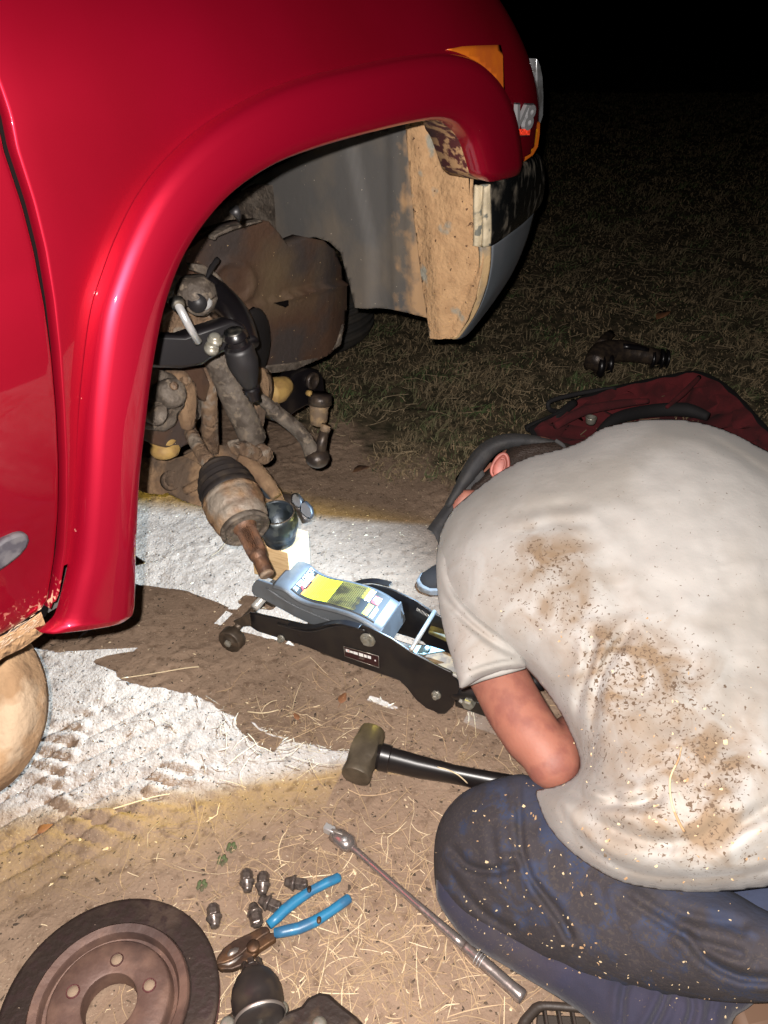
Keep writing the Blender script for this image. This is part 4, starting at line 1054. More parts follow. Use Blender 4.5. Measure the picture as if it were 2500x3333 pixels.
# name plate with its blocky print
npx = [(743, 1396), (818, 1417), (819, 1442), (745, 1417)]
npp = [JP(x, y, -.0008) for x, y in npx]
v, f = prism(npp, JW * .0005); npl = mk('name_plate', v, f, M['brownplate'], pl, smooth=False)
def bil(a, b, off=0.): return (npp[0] * (1 - a) + npp[1] * a) * (1 - b) + (npp[3] * (1 - a) + npp[2] * a) * b - JW * off
fr_ = [(0, 0), (1, 0), (1, 1), (0, 1)]
for i in range(4):
    p, q = bil(*fr_[i], .0005), bil(*fr_[(i + 1) % 4], .0005); v, f = tube([p, q], .0006, 6); mk('plate_border', v, f, M['zinc'], npl)
for a0_, a1_, b0_, b1_, m_ in [(.05, .16, .18, .46, 'white'), (.17, .26, .22, .44, 'white'), (.27, .40, .20, .46, 'white'), (.43, .56, .18, .48, 'white'), (.58, .66, .20, .46, 'white'), (.68, .78, .20, .46, 'white'), (.10, .14, .24, .38, 'lab_red'), (.88, .92, .40, .52, 'white'), (.45, .60, .60, .64, 'zinc'), (.42, .58, .70, .73, 'zinc')]:
    h_ = .0007 if m_ != 'lab_red' else .001
    mk('plate_print', [bil(a0_, b0_, h_), bil(a1_, b0_, h_), bil(a1_, b1_, h_), bil(a0_, b1_, h_)], [(0, 1, 2, 3)], M[m_], npl, smooth=False)
# hydraulic unit between the plates, base web, blue lever, handle yoke, springs
v, f = box(J(.30, JWD / 2, .045), JL * .30, JW * .10, JZ * .012); mk('base_web', v, f, M['castor'], jack, bevel=.003)
v, f = box(J(.40, JWD / 2, .062), JL * .13, JW * .07, JZ * .035); mk('hydraulic_block', v, f, M['endlink'], jack, bevel=.006)
v, f = tube([J(.20, JWD / 2, .07), J(.36, JWD / 2, .075)], .018, 24); mk('ram', v, f, M['rust_grey'], jack)
v, f = prism([PLN(x, y, J(0, 0, .098), JZ) for x, y in [(882, 1398), (905, 1396), (930, 1398), (962, 1408), (940, 1412), (915, 1416), (895, 1414)]], JZ * .004)
rl = mk('release_lever', v, f, M['oilsteel'], jack, bevel=.001)
M['bluezinc'] = pm('blue_zinc_plate', (.22, .34, .38), .4, .5); rl.data.materials[0] = M['bluezinc']
v, f = lathe(PLN(922, 1402, J(0, 0, .103), JZ), JZ, [(.008, 0), (.008, .004), (.004, .006), (.0005, .004)], 20); mk('lever_bolt', v, f, M['bluezinc'], rl)
v, f = prism([JP(962, 1345, JWD - .03), JP(998, 1372, JWD - .03), JP(992, 1400, JWD - .03), JP(958, 1378, JWD - .03)], JW * .006)
v, f = prism([PLN(x, y, J(0, 0, .11), JZ) for x, y in [(935, 1338), (968, 1352), (985, 1378), (978, 1385), (925, 1362)]], -JZ * .01); mk('pump_cover', v, f, M['lab_oil'], jack, bevel=.002)
for (x0, y0, x1, y1, w_) in [(975, 1455, 998, 1464, .004), (992, 1512, 1018, 1530, -.004), (900, 1315, 935, 1335, JWD)]:
    a_, b_ = JP(x0, y0, w_), JP(x1, y1, w_); A3 = norm(b_ - a_); fa, fb, _ = frame(A3); n_ = 90
    pts = [a_ + (b_ - a_) * i / n_ + (fa * math.cos(i * .9) + fb * math.sin(i * .9)) * .0035 for i in range(n_ + 1)]
    v, f = tube(pts, .0008, 5); mk('return_spring', v, f, M['rod'], jack)
hy = [J(.455, .02, .06), J(.50, .02, .075), J(.56, .035, .10), J(.62, .05, .13)]
tb('handle_yoke', hy, [.020, .022, .018, .018], M['jack_black'], jack, sm=3)
v, f = lathe(JP(1012, 1519, -.004), -JW, [(.013, -.012), (.013, .006), (.009, .009), (.0005, .009)], 6); mk('yoke_bolt', v, f, M['zinc'], jack, smooth=False)
v, f = box(J(.515, .012, .045), JL * .10, JW * .012, JZ * .035); mk('yoke_plate', v, f, M['jack_black'], jack, bevel=.004)
# saddle post under the block
v, f = lathe(J(.045, (AW0 + AW1) / 2, .11), JZ, [(.02, 0), (.02, .03), (.038, .034), (.040, .044), (.036, .045), (.034, .040), (.001, .040)], 32); mk('saddle', v, f, M['jack_grey'], jack)

# ------------------------------------------------------------------ wood block on the jack saddle
BZ = .155
b0 = G(628, 1264, BZ); bx_ = G(546, 1239, BZ) - b0; by_ = G(667, 1216, BZ) - b0
bx_ = norm(bx_) * .094; by_ = by_ - bx_ * (by_ @ bx_) / (bx_ @ bx_); by_ = norm(by_) * .088
BH = .088
wb = thing('wood_block', 'square sawn wood block standing on the jack under the suspension', 'wood block', b0 + bx_ / 2 + by_ / 2)
v, f = box(b0 + bx_ / 2 + by_ / 2 + [0, 0, BH / 2], bx_, by_, [0, 0, BH]); mk('block', v, f, M['wood'], wb, bevel=.0015)
mb = MB()
for k in range(26):   # splintered saw edge
    t = R.random(); e = R.uniform(.002, .006); p = b0 + bx_ * t + [0, 0, BH]
    mb.add([p, p + norm(bx_) * .002, p + norm(by_) * -.0012 + norm(bx_) * .001 + [0, 0, -e]], [(0, 1, 2)])
mb.make('splinters', M['wood'], wb, smooth=False)['kind'] = 'stuff'

# ------------------------------------------------------------------ tools on the ground
def gpt(x, y, z=0.): 
    p = G(x, y, z); return p
# sledge hammer
hm = thing('sledge_hammer', 'short black-handled sledge hammer with a worn steel head lying on the dirt', 'hammer', G(800, 1650))
h0_, h1_ = G(806, 1578, .052), G(768, 1678, .040); A_ = ax2(h0_, h1_); Lh = np.linalg.norm(h1_ - h0_)
fa, fb, fc = frame(A_)
rings = []
for t, r in [(-.02, .016), (0, .0235), (.05, .0255), (.22, .027), (.35, .029), (.5, .030), (.65, .029), (.78, .027), (.86, .0275), (.96, .029), (1.0, .0275), (1.01, .018)]:
    fl_ = .5 if .25 < t < .72 else .15
    rr_ = []
    for q in np.linspace(0, 2 * math.pi, 32, endpoint=False):
        c_, s_ = math.cos(q), math.sin(q); k_ = (1 - fl_) + fl_ * (1 / max(abs(c_), abs(s_)) * .88)
        rr_.append(h0_ + A_ * t * Lh + (fa * c_ + fb * s_) * r * k_)
    rings.append(rr_)
v, f = loft(rings); mk('hammer_head', v, f, M['ham'], hm, smooth='auto')
n0 = h0_ + A_ * Lh * .50
hp = [n0 + ax2(n0, G(850, 1645, .04)) * .02, G(826, 1636, .040), G(850, 1642, .037), G(900, 1655, .030), G(980, 1672, .026), G(1060, 1688, .024), G(1180, 1712, .022), G(1260, 1728, .022)]
v, f = tube(hp, [.020, .021, .020, .019, .0155, .0165, .019, .018], 24, flat=1.25); mk('handle', v, f, M['ham_h'], hm)
v, f = tube([G(820, 1634, .040), G(843, 1640, .038)], [.024, .0235], 20, flat=1.2); mk('collar', v, f, M['ham_h'], hm, bevel=.002)

# flex-head ratchet bar
rb_ = thing('breaker_bar', 'long chrome flex-head bar lying diagonally in the straw', 'socket wrench', G(900, 1950))
P_ = [(x, 1822 + (x - 752) * .8813) for x in (752, 768, 800, 860, 930, 985, 1003, 1008, 1060, 1105, 1124, 1131)]
Rr = [.0075, .0062, .0055, .0058, .0068, .0080, .0085, .0092, .0098, .0098, .0112, .0100]
v, f = tube([G(x, y, .012) for x, y in P_[:7]], Rr[:7], 20); mk('shaft', v, f, M['chrome_w'], rb_)
v, f = tube([G(x, y, .012) for x, y in P_[6:]], Rr[6:], 20); gp_ = mk('grip', v, f, M['chrome_w'], rb_)
for q in (1030, 1036, 1042):
    c = G(q, 2050 + (q - 1008) * .81, .012); a = ax2(G(1008, 2050, .012), G(1060, 2092, .012)); v, f = lathe(c, a, [(.0098, -.0006), (.0104, 0), (.0098, .0006)], 20, False); mk('grip_ring', v, f, M['chrome'], gp_)
v, f = tube([G(716, 1800, .014), G(730, 1806, .014), G(752, 1822, .013), G(762, 1832, .012)], [.011, .015, .0165, .010], 20, flat=.75); hd = mk('flex_head', v, f, M['chrome_w'], rb_)
v, f = box(G(712, 1792, .018), norm(G(722, 1797) - G(702, 1787)) * .020, np.array([.35, .8, 0]) * .014, [0, 0, .015]); mk('drive_square', v, f, M['chrome'], hd, bevel=.0015)
v, f = box(G(728, 1797, .024), norm(G(742, 1803) - G(722, 1795)) * .022, np.array([.35, .8, 0]) * .006, [0, 0, .004]); mk('fork_cheek', v, f, M['steel_w'], hd, bevel=.001)
v, f = lathe(G(744, 1814, .024), [0, 0, 1], [(.005, 0), (.0048, .003), (.0005, .004)], 16); mk('hinge_pin', v, f, M['chrome'], hd)

# slip of blue handled side cutters
pv = G(533, 2046, .014)
pr_ = thing('side_cutters', 'rusty diagonal cutting pliers with blue vinyl handles lying open', 'pliers', G(540, 2030))
jawA = [(466, 2083), (469, 2066), (482, 2047), (505, 2030), (535, 2016), (566, 2000), (578, 2000), (584, 2012), (570, 2020), (545, 2038), (520, 2062), (505, 2072), (485, 2080)]
jawB = [(466, 2084), (475, 2094), (500, 2094), (524, 2085), (545, 2068), (560, 2052), (578, 2040), (596, 2028), (594, 2014), (580, 2012), (565, 2022), (545, 2036), (520, 2060), (500, 2070)]
for nm, px, z_, h_ in (('jaw', jawA, .006, .013), ('jaw', jawB, .004, .012)):
    v, f = prism([G(x, y, z_ + h_) for x, y in px], [0, 0, -h_]); mk(nm, v, f, M['plier'], pr_, bevel=.0022)
v, f = lathe(G(547, 2045, .017), [0, 0, 1], [(.010, -.003), (.010, .003), (.008, .0045), (.0005, .005)], 24); mk('pivot', v, f, M['plier'], pr_)
v, f = prism([G(x, y, .0195) for x, y in [(491, 2060), (496, 2051), (508, 2046), (517, 2047), (513, 2056), (500, 2064), (492, 2066)]], [0, 0, -.002]); mk('ground_spot', v, f, M['steel_w'], pr_)
v, f = prism([G(x, y, .0168) for x, y in [(468, 2079), (500, 2072), (524, 2062), (508, 2078), (494, 2085), (480, 2083)]], [0, 0, -.002]); mk('cutting_edge', v, f, M['steel_w'], pr_)
for hpx, nm in (([(580, 1998), (596, 1984), (615, 1965), (640, 1945), (672, 1924), (705, 1907), (732, 1895), (736, 1893)], 'handle'), ([(592, 2016), (612, 2012), (645, 2005), (680, 1990), (712, 1970), (740, 1950), (754, 1940), (757, 1938)], 'handle')):
    v, f = tube([G(x, y, .013) for x, y in hpx], [.0075, .0085, .0090, .0088, .0078, .0080, .0080, .004], 20, flat=.9); hh = mk(nm, v, f, M['blue_grip'], pr_)
for x, y in ((668, 1921), (689, 1987)):
    v, f = blob(G(x, y, .019), [0, 0, 1], (.006, .004, .0035)); mk('torn_grip_patch', v, f, M['plier'], pr_)

# lug nuts
def lug(x, y, deg, tilt, lab, first=None):
    root = thing('lug_nut', lab, 'lug nut', G(x, y, .0005), 'loose lug nuts by the pliers')
    if first is None:
        hexr = .0105
        v, f = lathe([0, 0, 0], [0, 1, 0], [(.0095, -.018), (hexr, -.0165), (hexr, -.002), (.0095, -.001)], 6)
        v = [np.array(p) + [0, 0, .0105] for p in v]
        a = mk('hex_body', v, f, M['lug'], None, smooth=False, bevel=.0008)
        v, f = lathe([0, 0, .0105], [0, 1, 0], [(.009, -.001), (.0125, .0), (.0128, .002), (.0115, .004), (.0100, .006), (.0075, .013), (.0065, .0165), (.003, .0175)], 28)
        b = mk('cone_seat', v, f, M['lug'], None)
        v, f = lathe([0, 0, .0105], [0, -1, 0], [(.0075, .0165), (.0085, .017), (.0075, .0195), (.004, .021), (.0005, .0213)], 24)
        c = mk('domed_cap', v, f, M['lug'], None)
        parts = [a, b, c]
    else:
        parts = []
        for ch in first.children:
            o = ch.copy(); COL.objects.link(o); parts.append(o)
    for p in parts: p.parent = root
    root.rotation_euler = (math.radians(tilt), 0, math.radians(deg))
    return root
l0 = lug(535, 1912, 192, 0, 'upper left lug nut of the tight pair lying above the pliers')
for x, y, dg, tl, lb in [(569, 1918, 185, 0, 'lug nut leaning against its neighbour, right one of the tight pair'), (638, 1915, 82, 0, 'lug nut lying sideways just above the blue plier handle'),
                     (580, 1958, 70, 8, 'lug nut lying between the tight pair and the blue handles'), (552, 1982, 20, 0, 'lug nut half hidden behind the plier jaws'), (464, 1988, 197, 0, 'lone lug nut lying beside the brake rotor')]:
    lug(x, y, dg, tl, lb, l0)

# brake rotor
rc = G(245, 2188, .0); 
br = thing('brake_rotor', 'rusty vented brake rotor lying hat side up with a worn dark face', 'brake rotor', rc)
q0 = np.array([rc[0], rc[1], 0.]); RR = .152
axr = norm([.03, -.02, 1])
def rl_(nm, prof, mat, parent=br, seg=96, **k):
    v, f = lathe(q0, axr, prof, seg, caps=False); return mk(nm, v, f, mat, parent, **k)
v, f = lathe(q0, axr, [(.100, .002), (RR, .002), (RR, .010), (.102, .010)], 96, False); mk('lower_disc', v, f, M['rot_edge'], br, smooth='auto')
rl_('friction_disc', [(.105, .017), (RR - .001, .017), (RR, .018), (RR, .0255), (RR - .0015, .027), (RR - .006, .0275), (.113, .0272), (.1125, .025), (.108, .024)], M['rot_face'], smooth='auto')
mb = MB()
for k in range(36):
    a = 2 * math.pi * k / 36; d = np.array([math.cos(a), math.sin(a), 0]); t = np.array([-math.sin(a), math.cos(a), 0])
    v, f = box(q0 + d * .124 + [0, 0, .0135], d * .052, t * .004, [0, 0, .009]); mb.add(v, f)
mb.make('cooling_vanes', M['rot_edge'], br)
rl_('rotor_hat', [(.110, .020), (.1115, .027), (.1105, .0345), (.108, .037), (.097, .0335), (.0955, .031), (.093, .020), (.088, .018), (.086, .024), (.084, .034), (.081, .0365), (.041, .0365), (.0385, .035), (.0375, .030), (.037, .004)], M['rot_hat'], smooth='auto')
for k in range(5):
    a = math.radians(23 + 72 * k); c = q0 + axr * .0365 + norm(np.array([math.cos(a), math.sin(a), 0]) - axr * (axr @ np.array([math.cos(a), math.sin(a), 0]))) * .0560
    v, f = lathe(c, axr, [(.0078, .0), (.0078, .0012), (.0005, .0012)], 24); mk('stud_hole', v, f, M['pebble'], br)
    v, f = lathe(c, axr, [(.0078, .0004), (.0080, .0022), (.0092, .0022), (.0098, .0)], 24, False); mk('hole_rim', v, f, M['rot_edge'], br)

# old control arm with its ball joint
ca = thing('control_arm', 'dark control arm with a fat ball joint boot and pale rivets', 'control arm', G(620, 2180))
v, f = prism([G(x, y, .035) for x, y in [(478, 2212), (483, 2195), (500, 2182), (530, 2180), (560, 2185), (600, 2190), (650, 2170), (664, 2152), (690, 2140), (712, 2144), (735, 2165), (770, 2192), (800, 2225), (760, 2330), (560, 2330), (470, 2280)]], [0, 0, -.022])
cp_ = mk('arm_plate', v, f, M['grease'], ca, bevel=.006)
b0_, b1_ = G(562, 2200, .050), G(545, 2090, .040); A_ = ax2(b0_, b1_); Lb = np.linalg.norm(b1_ - b0_)
v, f = lathe(b0_, A_, [(.028, -.005), (.0345, .0), (.0345, Lb * .05), (.033, Lb * .08), (.036, Lb * .25), (.036, Lb * .45), (.033, Lb * .62), (.027, Lb * .78), (.021, Lb * .86), (.016, Lb * .90)], 36); bb = mk('ball_joint_boot', v, f, M['boot'], ca)
v, f = lathe(b0_, A_, [(.0345, -.002), (.0362, .000), (.0362, .002), (.0345, .003)], 36, False); mk('retaining_ring', v, f, M['steel_w'], bb)
v, f = lathe(b0_, A_, [(.012, Lb * .86), (.0175, Lb * .88), (.0175, Lb * .98), (.016, Lb * 1.0), (.009, Lb * 1.0), (.009, Lb * .96), (.0005, Lb * .96)], 6); cn = mk('castle_nut', v, f, M['grease'], bb, smooth=False, bevel=.001)
fa, fb, fc = frame(A_)
for k in range(6):
    a = k * math.pi / 3 + .5; v, f = box(b0_ + A_ * Lb * 1.03 + (fa * math.cos(a) + fb * math.sin(a)) * .0125, (fa * math.cos(a) + fb * math.sin(a)) * .006, (fb * math.cos(a) - fa * math.sin(a)) * .009, A_ * .010); mk('castellation', v, f, M['grease'], bb, bevel=.001)
v, f = lathe(b0_ + A_ * Lb * 1.0 + [0, -.002, .006], A_ * .5 + np.array([0, -.3, .8]), [(.007, -.002), (.007, .005), (.004, .006), (.0005, .004)], 16); mk('stud_tip', v, f, M['chrome_w'], bb)
for x, y in ((607, 2180), (491 + 75, 2240), (491, 2214), (690, 2214)):
    v, f = lathe(G(x, y, .034), [0, 0, 1], [(.0105, 0), (.0100, .0035), (.006, .0055), (.0005, .006)], 24); mk('rivet', v, f, M['zinc'], ca)

# open charcoal tool tray at the lower right
cs = thing('tool_tray', 'charcoal moulded frame poking out beside the blue trouser leg', 'tool tray', G(1220, 2200))
op = [(1117, 2212), (1122, 2200), (1150, 2168), (1158, 2163), (1200, 2164), (1290, 2172), (1350, 2190), (1372, 2212), (1372, 2290), (1110, 2290)]
ip = [(1146, 2212), (1150, 2204), (1168, 2186), (1176, 2182), (1210, 2184), (1275, 2190), (1282, 2212), (1284, 2270), (1150, 2270)]
n_ = 12
def loop(px, z_): 
    P = np.array([G(x, y, z_) for x, y in px]); P = np.vstack([P, P[:1]]); d = np.concatenate([[0], np.cumsum(np.linalg.norm(np.diff(P, axis=0), axis=1))]); t = np.linspace(0, d[-1], 49)[:-1]
    return [np.array([np.interp(q, d, P[:, k]) for k in range(3)]) for q in t]
rings = [loop(op, .0), loop(op, .028), [a * .9 + b * .1 + [0, 0, .004] for a, b in zip(loop(op, .032), loop(ip, .032))], [a * .25 + b * .75 + [0, 0, .002] for a, b in zip(loop(op, .032), loop(ip, .032))], loop(ip, .030), loop(ip, .006)]
v, f = loft(rings, True, False); mk('moulded_frame', v, f, M['case'], cs)
v, f = prism([G(x, y, .012) for x, y in [(1160, 2190), (1275, 2195), (1278, 2260), (1155, 2260)]], [0, 0, -.008]); mk('tray_floor', v, f, M['case'], cs, bevel=.002)
for k in range(3):
    v, f = box(G(1180 + 30 * k, 2212, .02), [.004, 0, 0], [0, .05, 0], [0, 0, .016]); mk('rib', v, f, M['case'], cs, bevel=.001)

# muddy tyre lying under the door sill, second tyre lying in front
def flat_tyre(name, lab, c, r, w_, mat, rimm):
    t = thing(name, lab, 'tyre', c)
    c = np.array(c, float)
    prof = [(r * .60, .01), (r * .66, .0), (r * .84, .004), (r * .93, .018), (r * .985, .04), (r, w_ * .35), (r, w_ * .65), (r * .985, w_ - .04), (r * .93, w_ - .018), (r * .84, w_ - .004), (r * .66, w_), (r * .60, w_ - .01)]
    v, f = lathe(c, [0, 0, 1], prof, 96, False); o = mk('tyre_casing', v, f, mat, t)
    v, f = lathe(c, [0, 0, 1], [(r * .61, w_ - .012), (r * .58, w_ - .004), (r * .56, w_ - .02), (r * .5, w_ * .55), (r * .2, w_ * .60), (r * .17, w_ * .62), (.001, w_ * .62)], 64, False); mk('wheel_rim', v, f, rimm, t)
    return t, o
c = G(805, 695, .06) - [.375, 0, 0]; c[2] = 0
ft, fo = flat_tyre('spare_tyre', 'black tyre lying flat on the lawn beyond the frame box', [c[0], c[1], 0], .375, .235, M['tyre'], M['grease'])
for z_ in (.055, .09, .125, .16, .19):
    v, f = lathe([c[0], c[1], 0], [0, 0, 1], [(.368, z_ - .006), (.3765, z_ - .004), (.3765, z_ - .0085)][:0] + [(.3745, z_ + .009), (.382, z_ + .010), (.382, z_ + .026), (.3745, z_ + .027)], 120, False); mk('tread_rib', v, f, M['tyre'], ft)
mwc = D(-150, 1535, 1.17); mwa = norm([-.25, -.72, .65])
mt_ = thing('clay_caked_wheel', 'small clay-caked wheel leaning under the door sill at the edge of the picture', 'wheel', mwc)
v, f = lathe(mwc, mwa, [(.10, -.10), (.145, -.09), (.155, -.07), (.1565, -.02), (.154, -.006), (.147, .001), (.13, .004), (.10, .006), (.07, .002), (.001, .0)], 72); mk('tyre_casing', v, f, M['tyre_mud'], mt_)
for k in range(5):
    a = k * 1.2566; fa, fb, fc = frame(mwa); v, f = lathe(mwc + mwa * .019 + (fa * math.cos(a) + fb * math.sin(a)) * .034, mwa, [(.008, 0), (.008, .008), (.001, .009)], 6); mk('wheel_nut', v, f, M['tyre_mud'], mt_)

# tool bag behind the man
bg = thing('tool_bag', 'open red tool bag with black trim lying on the grass behind the man', 'tool bag', G(1400, 900))
bo = [(1140, 925), (1160, 912), (1195, 893), (1250, 858), (1310, 838), (1380, 822), (1440, 810), (1500, 800), (1540, 812), (1580, 838), (1630, 890), (1680, 950), (1700, 1010), (1640, 1060), (1500, 1080), (1300, 1050), (1180, 985)]
def bagz(x, y): return .10
def bloop(px, z_, s=1., cx=(1420, 940)):
    P = np.array([G(cx[0] + (x - cx[0]) * s, cx[1] + (y - cx[1]) * s, z_) for x, y in px]); P = np.vstack([P, P[:1]]); P = spline(P, 4); d = np.concatenate([[0], np.cumsum(np.linalg.norm(np.diff(P, axis=0), axis=1))]); t = np.linspace(0, d[-1], 97)[:-1]
    return [np.array([np.interp(q, d, P[:, k]) for k in range(3)]) for q in t]
def wob(rg, a, ph): return [p + np.array([math.sin(i * .7 + ph), math.cos(i * .9 + ph), math.sin(i * 1.3 + ph * 2)]) * a for i, p in enumerate(rg)]
r0, r1_, r2_, r3_, r4_, r5_ = bloop(bo, .0, .96), bloop(bo, .07, 1.0), bloop(bo, .11, .985), wob(bloop(bo, .10, .90), .010, 0), wob(bloop(bo, .055, .72), .018, 1), wob(bloop(bo, .02, .35), .008, 2)
v, f = loft([r0, r1_, r2_, wob(bloop(bo, .112, .955), .003, 3)], True, False); mk('trim_band', v, f, M['bag_blk'], bg)
v, f = loft([wob(bloop(bo, .111, .958), .003, 3), r3_, wob(bloop(bo, .085, .80), .020, 4), r4_, r5_], True, False); f.append(tuple(range(len(v) - 96, len(v)))); rp_ = mk('red_cloth', v, f, M['bag_red'], bg)
tb('carry_strap', [G(1330, 838, .11), G(1260, 848, .10), G(1200, 862, .09), G(1184, 872, .08), G(1190, 886, .06), G(1215, 890, .08)], .008, M['bag_blk'], bg, sm=5)
tb('carry_strap', [G(1140, 925, .05), G(1165, 915, .08), G(1200, 900, .10), G(1240, 870, .11)], .014, M['bag_blk'], bg, sm=4)
tb('cloth_fold', [G(1200, 920, .11), G(1260, 888, .125), G(1340, 872, .12), G(1400, 866, .115)], [.012, .016, .014, .008], M['bag_red'], bg, sm=5)
tb('cloth_fold', [G(1510, 815, .12), G(1475, 850, .115), G(1440, 880, .10)], [.008, .010, .006], M['bag_red'], bg, sm=5)
tb('inner_sleeve', [G(1290, 940, .07), G(1330, 905, .09), G(1400, 888, .08), G(1480, 885, .08), G(1530, 900, .08)], [.012, .02, .022, .024, .014], M['bag_blk'], bg, sm=5)
sk = thing('socket', 'small bright socket lying in the mouth of the red bag', 'socket', G(1275, 905, .12))
v, f = lathe(G(1275, 915, .10), [0, 0, 1], [(.013, 0), (.016, .006), (.018, .02), (.018, .024), (.014, .024), (.012, .006), (.001, .006)], 24); mk('socket_shell', v, f, M['zinc'], sk)

# black metal part lying on the grass
kp = thing('suspension_knuckle', 'blackened metal suspension part lying on the grass above the red bag', 'car part', G(1350, 775))
tb('casting', [G(1285, 790, .05), G(1300, 765, .07), G(1340, 758, .07), G(1385, 765, .06), G(1420, 772, .05)], [.045, .050, .044, .036, .032], M['grease'], kp, sm=4)
for x, y, r, h_ in ((1290, 790, .048, .05), (1312, 785, .038, .04), (1405, 775, .038, .03), (1425, 775, .040, .025), (1438, 775, .036, .02)):
    v, f = lathe(G(x, y, .045), [1, -.1, 0], [(r * .5, 0), (r, .0), (r, h_ * .4), (r * .85, h_ * .5), (r * .5, h_ * .5), (r * .5, 0)], 28, False); mk('bearing_ring', v, f, M['black_new'], kp)
tb('cast_arm', [G(1300, 748, .09), G(1305, 735, .10), G(1318, 722, .10)], [.03, .022, .018], M['grease'], kp, sm=2)
tb('cast_web', [G(1345, 748, .10), G(1375, 752, .09), G(1400, 758, .08)], [.012, .014, .012], M['black_new'], kp, sm=2)

# fallen leaves
def leaf(x, y, s, ang, mat, lab, tilt=.2):
    c = G(x, y, .004 if y > 1000 else .02)
    t = thing('fallen_leaf', lab, 'leaf', c); o_ = []
    prof = [(0, 0), (.12, .22), (.3, .30), (.5, .26), (.75, .15), (1, 0)]
    a = np.array([math.cos(ang), math.sin(ang), tilt]); b = np.array([-math.sin(ang), math.cos(ang), 0])
    v = []; 
    for i, (u_, w_) in enumerate(prof):
        m_ = c + a * u_ * s; v += [m_ + b * w_ * s + [0, 0, w_ * s * .5], m_, m_ - b * w_ * s + [0, 0, w_ * s * .4]]
    v, f = solid(v, [(3 * i + k, 3 * i + k + 1, 3 * i + k + 4, 3 * i + k + 3) for i in range(5) for k in (0, 1)], [0, 0, .0006])
    mk('leaf_blade', v, f, mat, t); v, f = tube([c, c - a * .35 * s], .0007, 5); mk('leaf_stem', v, f, mat, t)
leaf(762, 1020, .055, .1, M['leaf'], 'dark brown curled leaf on the dirt right of the tie rod end', .3)
leaf(1418, 690, .085, .5, M['leaf_o'], 'tan leaf on the grass above the black metal part', .3)
leaf(735, 1520, .030, 1.2, M['leaf_o'], 'small orange leaf scrap near the hammer head', .1)
leaf(80, 1800, .028, .6, M['leaf_o'], 'orange leaf scrap by the tyre tracks at the left', .1)
leaf(645, 1555, .020, 2.2, M['leaf_o'], 'tiny orange leaf scrap in the shadow below the jack', .1)
for x, y, lb in ((480, 1858, 'green clover sprig nearest the rotor'), (500, 1830, 'green clover sprig beside the straw clump'), (436, 1912, 'small green clover patch at the tip of the rotor')):
    t = thing('clover_sprig', lb, 'clover', G(x, y))
    for k in range(5):
        a = k * 1.256 + x; c = G(x, y, .004) + np.array([math.cos(a), math.sin(a), 0]) * .006
        v, f = blob(c, [0, 0, 1], (.0055, .0035, .0008), 10, 5); mk('leaflet', v, f, M['green'], t)
# long straws
for pts, lb in (([(208, 1758), (262, 1742), (330, 1722), (366, 1715)], 'long pale straw lying alone above the rotor'), ([(262, 1465), (330, 1455), (400, 1443), (430, 1440)], 'long straw lying in the jack shadow left of the castor'),
                ([(535, 1537), (570, 1540), (602, 1533)], 'curved straw lying in shadow above the hammer'), ([(1427, 2496 / K), (1470, 1665)], None)):
    if lb is None: continue
    t = thing('straw_stalk', lb, 'straw', G(*pts[0]))
    v, f = tube(spline([G(x, y, .008) for x, y in pts], 4), .0013, 6); mk('stalk', v, f, M['straw_p'], t)
t = thing('straw_stalk', 'bent straw lying across the black hammer handle', 'straw', G(948, 1656))
v, f = tube(spline([G(945, 1657, .052), G(968, 1663, .054), G(990, 1674, .050), G(1010, 1692, .030)], 4), .0013, 6); mk('stalk', v, f, M['straw_p'], t)

